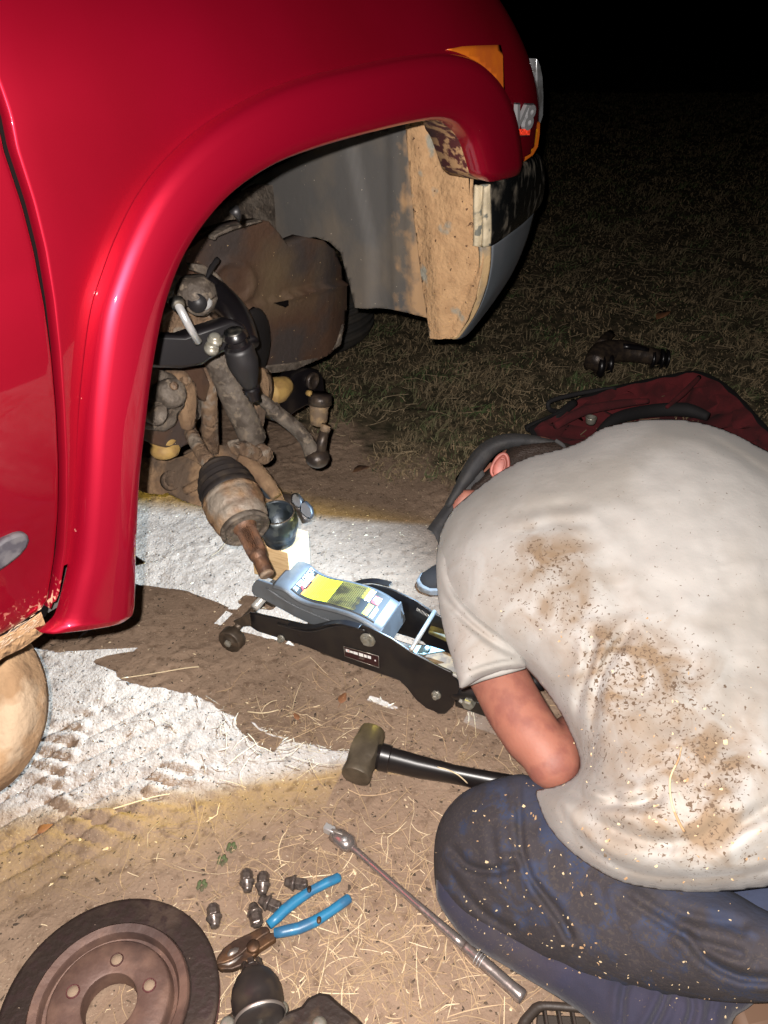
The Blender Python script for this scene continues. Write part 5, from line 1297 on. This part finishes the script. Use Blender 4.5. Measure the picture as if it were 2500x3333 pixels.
# ------------------------------------------------------------------ the kneeling man
def pdist(P, A_, B_):
    d = B_ - A_; t = np.clip(((P - A_) @ d) / max(d @ d, 1e-9), 0, 1); return np.linalg.norm(P - (A_ + t[:, None] * d), axis=1)
def pillow(nm, px, dfn, T, mat, parent, step=6., creases=(), dirt=None, front=1., back=1., power=.5, smooth_out=3, noise_amp=0., seed=5, cap=None, **k):
    """rounded volume whose outline is px; dfn gives the distance of its middle surface, T its half thickness in metres"""
    P = np.array(px, float); P = spline(np.vstack([P, P[:1]]), smooth_out)[:-1]
    x0, y0 = P.min(0) - step * 2; x1, y1 = P.max(0) + step * 2
    xs = np.arange(x0, x1, step); ys = np.arange(y0, y1, step); GXX, GYY = np.meshgrid(xs, ys); Q = np.stack([GXX.ravel(), GYY.ravel()], 1)
    ins = np.zeros(len(Q), bool); n = len(P)
    for i in range(n):
        a, b = P[i], P[(i + 1) % n]
        c = (a[1] > Q[:, 1]) != (b[1] > Q[:, 1])
        with np.errstate(divide='ignore', invalid='ignore'):
            xi = (b[0] - a[0]) * (Q[:, 1] - a[1]) / (b[1] - a[1]) + a[0]
        ins ^= c & (Q[:, 0] < xi)
    ds = np.full(len(Q), 1e9); near = Q.copy()
    for i in range(n):
        a, b = P[i], P[(i + 1) % n]; d = b - a; t = np.clip(((Q - a) @ d) / max(d @ d, 1e-9), 0, 1); pt = a + t[:, None] * d; dd = np.linalg.norm(Q - pt, axis=1)
        m_ = dd < ds; ds[m_] = dd[m_]; near[m_] = pt[m_]
    H_, W_ = GXX.shape; I = ins.reshape(H_, W_) & (ds.reshape(H_, W_) > step * .35)
    # Poisson inflation
    h = np.zeros((H_, W_)); 
    for it in range(1400 if H_ * W_ > 4000 else 500):
        hn = .25 * (np.roll(h, 1, 0) + np.roll(h, -1, 0) + np.roll(h, 1, 1) + np.roll(h, -1, 1) + step * step); h = np.where(I, hn, 0)
    t = (h / h.max()) ** power * T
    use = I.copy()
    for a, b in ((1, 0), (-1, 0), (0, 1), (0, -1)): use |= np.roll(I, (a, b), (0, 1))
    dg = I.copy()
    for a in (1, -1):
        for b in (1, -1): dg |= np.roll(I, (a, b), (0, 1))
    use |= dg
    pos = Q.reshape(H_, W_, 2).copy(); nr = near.reshape(H_, W_, 2); ring = use & ~I; pos[ring] = nr[ring]
    bumpv = np.zeros(H_ * W_); flat = pos.reshape(-1, 2)
    for line, amp, wd in creases:
        L_ = spline(np.array(line, float), 5); dm = np.full(len(flat), 1e9); tt = np.zeros(len(flat))
        for i in range(len(L_) - 1):
            dd = pdist(flat, L_[i], L_[i + 1]); m_ = dd < dm; dm[m_] = dd[m_]; tt[m_] = (i + .5) / len(L_)
        bumpv += amp * np.exp(-(dm / wd) ** 2) * np.sin(np.clip(tt, 0, 1) * math.pi) ** .5 - amp * .35 * np.exp(-((dm - 2.2 * wd) / (1.2 * wd)) ** 2)
    if noise_amp:
        bumpv += noise_amp * (vnoise((H_, W_), 11, seed) + .5 * vnoise((H_, W_), 5, seed + 1)).ravel()
    bumpv = bumpv.reshape(H_, W_) * np.clip(t / (T * .45), 0, 1)
    idx = -np.ones((H_, W_), int); v = []; dv = []
    for j, i in zip(*np.nonzero(use)):
        idx[j, i] = len(v); x, y = pos[j, i]; dc = dfn(x, y)
        v.append(D(x, y, dc - t[j, i] * front + bumpv[j, i])); dv.append(dirt(x, y) if dirt else 0.)
    nb = len(v); bk = {}
    for j, i in zip(*np.nonzero(I)):
        bk[(j, i)] = len(v); x, y = pos[j, i]; v.append(D(x, y, dfn(x, y) + t[j, i] * back)); dv.append(0.3 if dirt else 0.)
    f = []
    for j in range(H_ - 1):
        for i in range(W_ - 1):
            q = [(j, i), (j, i + 1), (j + 1, i + 1), (j + 1, i)]
            if all(use[a] for a in q) and any(I[a] for a in q):
                f.append(tuple(idx[a] for a in q)); f.append(tuple(bk.get(a, idx[a]) for a in q[::-1]))
    o = mk(nm, v, f, mat, parent, **k)
    if dirt:
        at = o.data.attributes.new('dirt', 'FLOAT', 'POINT')
        if len(o.data.vertices) == len(dv): at.data.foreach_set('value', dv)
    if cap is not None: cap.append((np.array(v[:nb]), np.array([flat_[:] for flat_ in pos[use]])))
    return o

man = thing('person', 'man in dirty white t-shirt, dark cap and jeans kneeling by the jack', 'person', G(1300, 1900))
def fields(bl, base=lambda x, y: 0.):
    def fn(x, y):
        s = base(x, y)
        for bx0, by0, r, a in bl: s += a * math.exp(-((x - bx0) ** 2 + (y - by0) ** 2) / (r * r))
        return min(s, 1.3)
    return fn
shirt_d = lambda x, y: 1.999 - .000125 * x - .00044 * y
store = []
SHO = [(1225, 966), (1262, 950), (1300, 925), (1360, 911), (1430, 905), (1500, 910), (1570, 930), (1640, 965), (1720, 1010), (1790, 1090), (1830, 1250), (1830, 1700), (1790, 1850), (1720, 1905), (1640, 1918), (1550, 1927), (1450, 1925), (1350, 1908), (1280, 1874),
       (1220, 1828), (1182, 1780), (1163, 1735), (1158, 1708), (1185, 1702), (1222, 1690), (1248, 1668), (1252, 1640), (1235, 1590), (1205, 1530), (1165, 1475), (1120, 1430), (1060, 1400), (1010, 1370), (975, 1340), (956, 1300), (945, 1250), (943, 1200), (952, 1150), (975, 1105), (1010, 1072), (1050, 1040), (1095, 1010), (1140, 988), (1185, 976)]
sd = fields([(1190, 1225, 60, .75), (1150, 1180, 45, .5), (1240, 1190, 40, .5), (1260, 1310, 70, .55), (1180, 1330, 60, .4), (1340, 1430, 70, .85), (1420, 1450, 80, .75), (1300, 1400, 40, .6), (1480, 1500, 70, .5), (1560, 1660, 85, .8), (1470, 1640, 60, .5), (1260, 1640, 50, .5),
             (1300, 1560, 90, .35), (1400, 1760, 90, .45), (1530, 1800, 90, .5), (1290, 1800, 60, .5), (1020, 1230, 60, .25), (1100, 1300, 60, .25), (1320, 1480, 50, .5), (1360, 1500, 190, .28), (1500, 1690, 170, .30), (1180, 1260, 150, .22), (1560, 1850, 120, .25)], lambda x, y: .03 + (.12 if y > 1400 else 0) + (.10 if y > 1840 else 0))
cre = [([(1000, 1330), (1040, 1395), (1105, 1440), (1160, 1490), (1210, 1560)], 0.0108, 13.8), ([(1278, 1365), (1276, 1420), (1262, 1470), (1249, 1530), (1246, 1600)], 0.0099, 10.3), ([(1362, 1362), (1330, 1400), (1296, 1460), (1282, 1540), (1285, 1640)], 0.0090, 11.5), ([(1262, 1570), (1268, 1640), (1290, 1690), (1330, 1720)], 0.0090, 11.5),
       ([(1200, 1702), (1245, 1715), (1290, 1735), (1370, 1737), (1420, 1722)], 0.0117, 12.6), ([(1235, 1700), (1270, 1760), (1340, 1800), (1420, 1822), (1500, 1815), (1570, 1770)], 0.0126, 18.4), ([(1175, 1710), (1195, 1765), (1240, 1815), (1300, 1860)], 0.0063, 9.2),
       ([(1190, 1705), (1215, 1760), (1262, 1818), (1330, 1868), (1440, 1895), (1600, 1890), (1700, 1870)], 0.0081, 8.0), ([(1500, 1850), (1560, 1820), (1620, 1770), (1700, 1720)], 0.0108, 16.1), ([(1120, 1110), (1190, 1095), (1260, 1090)], 0.0036, 11.5), ([(1110, 1150), (1190, 1130), (1270, 1128)], 0.0036, 11.5), ([(1290, 960), (1250, 975), (1200, 985)], 0.0045, 10.3),
       ([(1440, 925), (1520, 940), (1600, 985), (1680, 1040)], 0.0063, 9.2), ([(1460, 912), (1560, 935), (1650, 985)], 0.0045, 6.9), ([(1330, 1230), (1345, 1330), (1340, 1420)], 0.0036, 18.4), ([(1300, 925), (1262, 955), (1230, 975)], 0.0072, 9.2), ([(1560, 1200), (1590, 1400), (1580, 1600)], 0.0045, 34.5)]
shirt = pillow('shirt', SHO, shirt_d, .20, M['shirt'], man, 5., cre, sd, back=.4, noise_amp=.0028, cap=store, label='dirty off-white t-shirt stretched over the back, grass and mud flecks on it')
SLV = [(942, 1222), (946, 1185), (965, 1175), (1000, 1200), (1045, 1270), (1090, 1345), (1125, 1400), (1136, 1432), (1130, 1442), (1085, 1450), (1040, 1464), (998, 1487), (990, 1470), (980, 1435), (966, 1390), (955, 1345), (946, 1290)]
sld = lambda x, y: shirt_d(x, y) - .040 - .00010 * (y - 1200)
pillow('sleeve', SLV, sld, .075, M['shirt'], shirt, 4., [([(945, 1235), (960, 1290), (1005, 1340), (1060, 1385), (1115, 1415)], .007, 7), ([(957, 1222), (980, 1270), (1030, 1325), (1095, 1372)], .008, 7), ([(972, 1212), (1010, 1262), (1058, 1335)], .007, 6), ([(1000, 1220), (1050, 1290), (1090, 1360)], .006, 6), ([(993, 1462), (1040, 1442), (1090, 1430), (1130, 1424)], .0035, 3.5)],
       fields([(1010, 1400, 60, .3), (1090, 1330, 40, .3)], lambda x, y: .12), power=.45)
# rolled hem under the sleeve opening
v, f = tube([D(x, y, d_) for x, y, d_ in [(995, 1484, 1.215), (1040, 1463, 1.175), (1085, 1450, 1.155), (1132, 1440, 1.17)]], [.004, .006, .006, .004], 10); mk('sleeve_hem', v, f, M['shirt'], shirt)

# body: one continuous skin surface (head, torso, both arms with hands, legs)
HC = D(1140, 1035, 1.50)
hf = norm([-.55, -.20, -.78]); hs = np.array([-.15, -.92, .32]); hs = norm(hs - hf * (hs @ hf)); hc = norm(np.cross(hf, hs)); hc = hc if hc[2] > 0 else -hc
def HP(a, b, c): return HC + hf * a + hs * b + hc * c
bm_parts = MB()
def bl(c, ax, r): v, f = blob(c, ax, r, 24, 16); bm_parts.add(v, f)
def bt_(pts, r, seg=16): 
    v, f = tube(pts, r, seg); bm_parts.add(v, f)
a_, b_, c_ = hs, hf, hc
def ell(c, rf, rs, rc):
    rings = []
    for th in np.linspace(.05, math.pi - .05, 18):
        rings.append([np.array(c) + hc * math.cos(th) * rc + (hf * math.cos(q) * rf + hs * math.sin(q) * rs) * math.sin(th) for q in np.linspace(0, 2 * math.pi, 28, endpoint=False)])
    v, f = loft(rings); bm_parts.add(v, f)
ell(HP(-.005, 0, .0), .088, .062, .075); ell(HP(.030, 0, -.055), .060, .056, .062); ell(HP(.055, .0, -.10), .028, .030, .022)
bt_([HP(.085, 0, .015), HP(.100, 0, -.008), HP(.112, 0, -.025)], [.008, .011, .014]); ell(HP(.090, .0, -.058), .012, .022, .010)
for s_ in (1, -1): ell(HP(.080, .030 * s_, .020), .014, .013, .008); ell(HP(.062, .040 * s_, -.02), .022, .020, .022)
neck = HP(-.06, 0, -.10); chest = D(1300, 1200, 1.32); belly = D(1430, 1540, 1.17); pelvis = D(1610, 2020, 1.12)
bt_([HP(-.01, 0, -.04), neck, D(1260, 1110, 1.42)], [.052, .055, .06], 24)
bt_([D(1230, 1110, 1.41), chest, D(1380, 1380, 1.24), belly, D(1520, 1720, 1.12), pelvis], [.05, .08, .10, .10, .07, .04], 28)
sho_r = D(1040, 1330, 1.33); elb_r = D(1186, 1632, 1.155)
bt_([D(1150, 1250, 1.33), sho_r, D(1070, 1450, 1.265), D(1112, 1530, 1.215), D(1150, 1590, 1.18), elb_r], [.04, .046, .050, .049, .047, .041], 24)
bl(D(1192, 1645, 1.155), [0, 0, 1], (.043, .043, .043))
wr_r = D(1330, 1480, 1.42); bt_([elb_r, D(1250, 1590, 1.25), wr_r], [.042, .042, .028], 20)
def hand(w, fw, pn):
    """palm with four unequal bent fingers and a thumb; w wrist, fw forward, pn palm normal"""
    fw = norm(fw); pn = norm(np.array(pn) - fw * (np.array(pn) @ fw)); sd_ = np.cross(fw, pn)
    for q in (-.026, -.009, .009, .026): bt_([w + fw * .005 + sd_ * q * .6, w + fw * .045 + sd_ * q * .9, w + fw * .085 + sd_ * q], [.016, .016, .012], 12)
    for q, L_ in ((-.028, .060), (-.0095, .074), (.0095, .079), (.028, .070)):
        b = w + fw * .085 + sd_ * q; p1 = b + (fw * .9 + pn * .3) * L_ * .45; p2 = p1 + (fw * .5 + pn * .8) * L_ * .32; p3 = p2 + (pn * .95 + fw * .05) * L_ * .25
        bt_([b - fw * .01, b, p1, p2, p3], [.011, .0105, .0095, .009, .0075], 10)
    b = w + fw * .03 - sd_ * .022; bt_([b, b - sd_ * .025 + fw * .02 + pn * .01, b - sd_ * .032 + fw * .045 + pn * .022, b - sd_ * .026 + fw * .062 + pn * .032], [.014, .012, .0105, .008], 10)
hand(wr_r, D(1290, 1400, 1.52) - wr_r, [0, 0, -1])
# left arm, folded under the chest and holding the lamp
wl_ = LAMP_POS + np.array([.14, -.03, -.03])
bt_([D(1330, 1110, 1.38), np.array([.44, 1.33, .30]), np.array([.36, 1.22, .24]), wl_], [.05, .045, .040, .026], 20)
hand(wl_, [-.8, .5, .3], [0, .3, -1])
# legs
knee_r = D(985, 1850, 1.185); bt_([pelvis, D(1300, 1960, 1.11), D(1010, 1860, 1.215)], [.06, .05, .035], 16)
bt_([D(1010, 1880, 1.205), D(1200, 2060, 1.13), D(1420, 2170, 1.07)], [.03, .035, .030], 16)
knee_l = np.array([.42, 1.30, .10]); bt_([pelvis, np.array([.62, 1.05, .20]), knee_l], [.04, .05, .045], 20)
bt_([knee_l, np.array([.30, 1.36, .09]), G(945, 1262, .055) + [.09, .03, .0]], [.05, .036, .024], 20)
bt_([G(950, 1262, .05) + [.06, .02, 0], G(945, 1258, .04)], [.022, .015], 16)
body = bm_parts.make('body', M['skin'], man)
rm = body.modifiers.new('remesh', 'REMESH'); rm.mode = 'VOXEL'; rm.voxel_size = .0055; rm.use_smooth_shade = True
smo = body.modifiers.new('smooth', 'SMOOTH'); smo.factor = .5; smo.iterations = 6
# ear
ec = D(1081, 1008, 1.425); eu = norm(D(1092, 975, 1.425) - D(1072, 1038, 1.425)); en = norm(CP - ec); er = np.cross(eu, en)
pts = [ec + eu * .0255 * math.cos(q) + er * (.0150 - .003 * math.cos(q)) * math.sin(q) * (1 if math.cos(q) > -.7 else .7) + en * .004 for q in np.linspace(-2.6, 2.9, 22)]
v, f = tube(pts, [.0028 + .0012 * math.sin(i / 21 * 3.14) for i in range(22)], 10); ear = mk('ear', v, f, M['skin'], man, sub=1)
M['ear'] = pm('red_ear_skin', (.38, .12, .095), .55, c2=(.24, .07, .055), sc=40.); ear.data.materials[0] = M['ear']
v, f = blob(ec - en * .004, en, (.020, .029, .007), 20, 10)
a0_, b0__, c0__ = frame(en)
rings = []
for th in np.linspace(.05, 3.09, 10): rings.append([ec - en * .003 + en * math.cos(th) * .006 + (eu * math.cos(q) * .024 + er * math.sin(q) * .0135) * math.sin(th) for q in np.linspace(0, 6.283, 20, endpoint=False)])
v, f = loft(rings); mk('ear_bowl', v, f, M['ear'], ear)
pts = [ec + eu * .017 * math.cos(q) + er * .008 * math.sin(q) + en * .005 for q in np.linspace(-.6, 3.6, 14)]; v, f = tube(pts, .0022, 8); mk('ear_fold', v, f, M['ear'], ear)
v, f = blob(ec - eu * .026 + er * -.002 + en * .002, en, (.008, .009, .005), 14, 8); mk('ear_lobe', v, f, M['ear'], ear)
# hair below the cap and beard along the jaw
pillow('hair', [(1088, 985), (1100, 966), (1135, 955), (1190, 952), (1235, 962), (1240, 985), (1190, 1010), (1130, 1020), (1100, 1015)], lambda x, y: 1.46, .045, M['hair'], man, 4., noise_amp=.003)
pillow('sideburn', [(1002, 1078), (1012, 1055), (1032, 1035), (1056, 1012), (1070, 1008), (1072, 1030), (1058, 1052), (1035, 1070), (1018, 1085)], lambda x, y: 1.45, .03, M['hair'], man, 4., noise_amp=.003)
pillow('cheek', [(975, 1095), (985, 1072), (1000, 1058), (1040, 1060), (1060, 1075), (1020, 1100), (990, 1108), (978, 1104)], lambda x, y: 1.42, .012, M['skin'], body, 4.)
# cap
cap_o = pillow('cap', [(960, 1090), (978, 1056), (1000, 1010), (1020, 978), (1042, 956), (1070, 942), (1100, 936), (1140, 938), (1180, 946), (1222, 958), (1215, 968), (1160, 962), (1110, 968), (1082, 975), (1062, 992), (1040, 1020), (1012, 1052), (990, 1078), (970, 1100)], lambda x, y: 1.46 - .0003 * (y - 1000), .075, M['cap'], man, 4., [([(1000, 1050), (1030, 1005), (1060, 975), (1120, 955)], .004, 5)], label='charcoal baseball cap')
vis = [[D(922, 1143, 1.410), D(958, 1095, 1.440), D(1000, 1040, 1.465), D(1030, 1000, 1.475)], [D(935, 1150, 1.385), D(968, 1105, 1.410), D(1005, 1055, 1.430), D(1040, 1010, 1.435)], [D(946, 1172, 1.385), D(978, 1112, 1.415), D(1015, 1072, 1.435), D(1050, 1030, 1.435)]]
patch(vis, 'visor', M['cap'], FW * .004, parent=cap_o)
v, f = tube(spline([D(1200, 951, 1.44), D(1216, 962, 1.435), D(1222, 975, 1.44)], 4), .004, 8); mk('cap_strap', v, f, M['cap'], cap_o)

# jeans
TH_O = [(1175, 1690), (1130, 1672), (1080, 1680), (1040, 1692), (1000, 1712), (967, 1745), (946, 1785), (938, 1830), (938, 1890), (946, 1935), (970, 1975), (1010, 2003), (1060, 2028), (1130, 2062), (1200, 2095), (1290, 2124), (1400, 2145), (1500, 2158), (1600, 2166), (1700, 2160), (1790, 2120), (1800, 2020), (1740, 1990),
        (1659, 1968), (1600, 1935), (1560, 1915), (1500, 1890), (1400, 1860), (1300, 1800), (1220, 1740)]
thd = lambda x, y: 1.215 - .00034 * (x - 945) - .00016 * (y - 1850)
jd = fields([(1000, 1820, 110, .9), (1100, 1900, 130, 1.), (1220, 1990, 140, 1.), (1370, 2060, 140, 1.), (1500, 2110, 120, 1.), (1620, 2140, 110, 1.), (1060, 1760, 80, .8)], lambda x, y: .10 + .55 / (1 + math.exp(-(y - 1890 - (x - 1330) * .50) / 22.)))
jcre = [([(1120, 1690), (1122, 1760), (1128, 1840), (1150, 1900), (1190, 1960), (1230, 2020)], .008, 7), ([(980, 1835), (1010, 1870), (1060, 1882), (1110, 1870)], .012, 9), ([(960, 1870), (1000, 1925), (1050, 1975), (1110, 2010)], .008, 8), ([(1160, 1910), (1210, 1970), (1235, 2030)], .008, 8),
        ([(1340, 1935), (1420, 1985), (1500, 2030), (1600, 2060)], .008, 10), ([(1480, 2020), (1530, 2075), (1600, 2110), (1680, 2115)], .013, 10), ([(1400, 1930), (1480, 1975), (1600, 2000)], .006, 12), ([(1060, 1790), (1070, 1850), (1080, 1900)], .005, 9)]
store_j = []
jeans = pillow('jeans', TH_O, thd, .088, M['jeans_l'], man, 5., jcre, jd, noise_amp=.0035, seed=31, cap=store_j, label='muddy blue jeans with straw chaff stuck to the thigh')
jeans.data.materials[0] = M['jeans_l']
SH_O = [(942, 1900), (945, 1945), (975, 1995), (1015, 2040), (1080, 2080), (1150, 2122), (1210, 2158), (1262, 2195), (1300, 2235), (1380, 2290), (1500, 2310), (1560, 2290), (1575, 2230), (1590, 2195), (1616, 2178), (1640, 2150), (1600, 2120), (1500, 2090), (1350, 2060), (1200, 2010), (1080, 1950), (1000, 1900)]
shd = lambda x, y: 1.185 - .00014 * (x - 945) - .00032 * (y - 1900)
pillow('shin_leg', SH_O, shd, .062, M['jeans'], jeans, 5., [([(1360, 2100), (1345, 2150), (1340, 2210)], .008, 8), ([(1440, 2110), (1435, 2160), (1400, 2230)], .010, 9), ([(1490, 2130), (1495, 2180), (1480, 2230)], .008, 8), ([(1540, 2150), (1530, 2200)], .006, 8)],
       fields([(1040, 2010, 90, .5), (1120, 2080, 60, .4)], lambda x, y: .12), noise_amp=.003, seed=41, cap=store_j)
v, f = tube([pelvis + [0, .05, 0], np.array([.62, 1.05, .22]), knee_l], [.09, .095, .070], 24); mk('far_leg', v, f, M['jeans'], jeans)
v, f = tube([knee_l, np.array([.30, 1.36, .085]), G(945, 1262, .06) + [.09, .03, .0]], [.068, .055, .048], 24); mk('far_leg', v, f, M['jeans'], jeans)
v, f = tube([D(1540, 1960, 1.07), D(1620, 1985, 1.06), D(1720, 2010, 1.05), D(1800, 2060, 1.04)], [.05, .078, .085, .06], 28); mk('seat', v, f, M['jeans_l'], jeans)
# shoe tip showing left of the sleeve
sc0 = G(932, 1262, .0)
rings = []
for t, wd, hg in [(0, .012, .020), (.015, .030, .040), (.05, .042, .055), (.12, .046, .075), (.20, .042, .09), (.26, .030, .085)]:
    c = sc0 + np.array([-.03, -.02, 0]) + norm([.93, .3, 0]) * t; sdv = norm([-.3, .93, 0])
    rings.append([c + sdv * wd * math.cos(q) + np.array([0, 0, max(.012, .018 + (hg - .018) * math.sin(q))]) for q in np.linspace(0, 2 * math.pi, 20, endpoint=False)])
v, f = loft(rings); sho = mk('shoe', v, f, M['shoe'], man, label='dark shoe with a pale sole')
rings = []
for t, wd in [(-.006, .010), (0, .020), (.015, .036), (.05, .047), (.12, .050), (.20, .046), (.265, .032)]:
    c = sc0 + np.array([-.03, -.02, .003]) + norm([.93, .3, 0]) * t; sdv = norm([-.3, .93, 0])
    rings.append([c - sdv * wd, c + sdv * wd, c + sdv * wd + [0, 0, .020], c - sdv * wd + [0, 0, .020]])
v, f = loft(rings); mk('shoe_sole', v, f, M['sole'], sho, bevel=.004)
v, f = box(G(1640, 2190, .04), [.10, .02, 0], [0, .07, 0], [0, 0, .07]); mk('boot', v, f, M['brownplastic'], man, bevel=.015)

# straw bits and grass flecks stuck to jeans and shirt
def flecks(store, nm, mat, n, region, par, smin, smax, wmul=.16):
    mb = MB(); allv = np.vstack([a for a, _ in store]); allp = np.vstack([p for _, p in store])
    ok = np.array([region(x, y) for x, y in allp]); cand = np.nonzero(R.random() * 0 + np.array([q > 0 for q in ok]))[0]
    wts = ok[cand] / ok[cand].sum(); ch = rng.choice(cand, n, p=wts)
    for i in ch:
        p = allv[i] - norm(allv[i] - CP) * .0012; a = R.uniform(0, 6.28); s = R.uniform(smin, smax) * (1 if R.random() < .9 else 2.2)
        d = norm(RT * math.cos(a) + UP * math.sin(a)); e = norm(np.cross(d, FW)); w = s * R.uniform(.10, .35) if wmul > .1 else s * wmul
        mid = p - FW * s * .12 + e * s * R.uniform(-.15, .15)
        mb.add([p - d * s / 2 - e * w, p - d * s / 2 + e * w, mid - e * w, mid + e * w, p + d * s / 2 - e * w * .4, p + d * s / 2 + e * w * .4], [(0, 1, 3, 2), (2, 3, 5, 4)])
    o = mb.make(nm, mat, par, smooth=False); o['kind'] = 'stuff'; return o
flecks(store_j, 'straw_chaff', M['fleck'], 220, lambda x, y: .12 + math.exp(-((x - 1120) ** 2 + (y - 1900) ** 2) / 160 ** 2) + .8 * math.exp(-(((y - 2060 - (x - 1250) * .35) / 35) ** 2)) * (1000 < x < 1600), jeans, .0012, .0042)
flecks(store, 'grass_flecks', M['chip'], 190, lambda x, y: sd(x, y) ** 1.6 if y > 1150 else .002, shirt, .0010, .0034)
flecks(store, 'straw_flecks', M['fleck'], 110, lambda x, y: (sd(x, y) + (1 if y > 1840 else 0)) * (y > 1300), shirt, .0015, .0045)
t_ = [D(1485, 1598, .0)] 
def on_shirt(x, y, off=.003):
    allv, allp = store[0]; i = np.argmin(((allp - [x, y]) ** 2).sum(1)); return D(x, y, (allv[i] - CP) @ FW - off)
tb('straw_strand', [on_shirt(*p) for p in [(1472, 1612), (1466, 1640), (1448, 1680), (1450, 1730), (1464, 1770), (1478, 1796)]], [.0006, .0012, .0013, .0013, .0016, .0016], M['fleck'], shirt, seg=6, sm=4)
tb('mud_clot', [on_shirt(*p) for p in [(1472, 1600), (1468, 1625), (1462, 1650)]], [.004, .006, .003], M['chip'], shirt, seg=8, sm=3) if False else None

# ------------------------------------------------------------------ work lamp under the man's head, throwing the white patch
lp = thing('work_lamp', 'black box-shaped work lamp held low under the man, throwing white light across the dirt', 'lamp', LAMP_POS)
dirs = [c - LAMP_POS for c in LAMP_CORNERS]; hole = [LAMP_POS + d * (LAMP_L / (d @ LAMP_AX)) for d in dirs]
hcn = sum(hole) / 4; back = [LAMP_POS - LAMP_AX * .012 + (h - hcn) * .9 for h in hole]; bigr = [hcn - LAMP_AX * .004 + (h - hcn) * 1.12 for h in hole]
v = hole + bigr + back; f = [(i, (i + 1) % 4, 4 + (i + 1) % 4, 4 + i) for i in range(4)] + [(4 + i, 4 + (i + 1) % 4, 8 + (i + 1) % 4, 8 + i) for i in range(4)] + [(8, 9, 10, 11)]
M['lamp_black'] = pm('matt_black_lamp_housing', (.004, .004, .004), .95, spec=.0)
mk('lamp_housing', v, f, M['lamp_black'], lp, smooth=False)
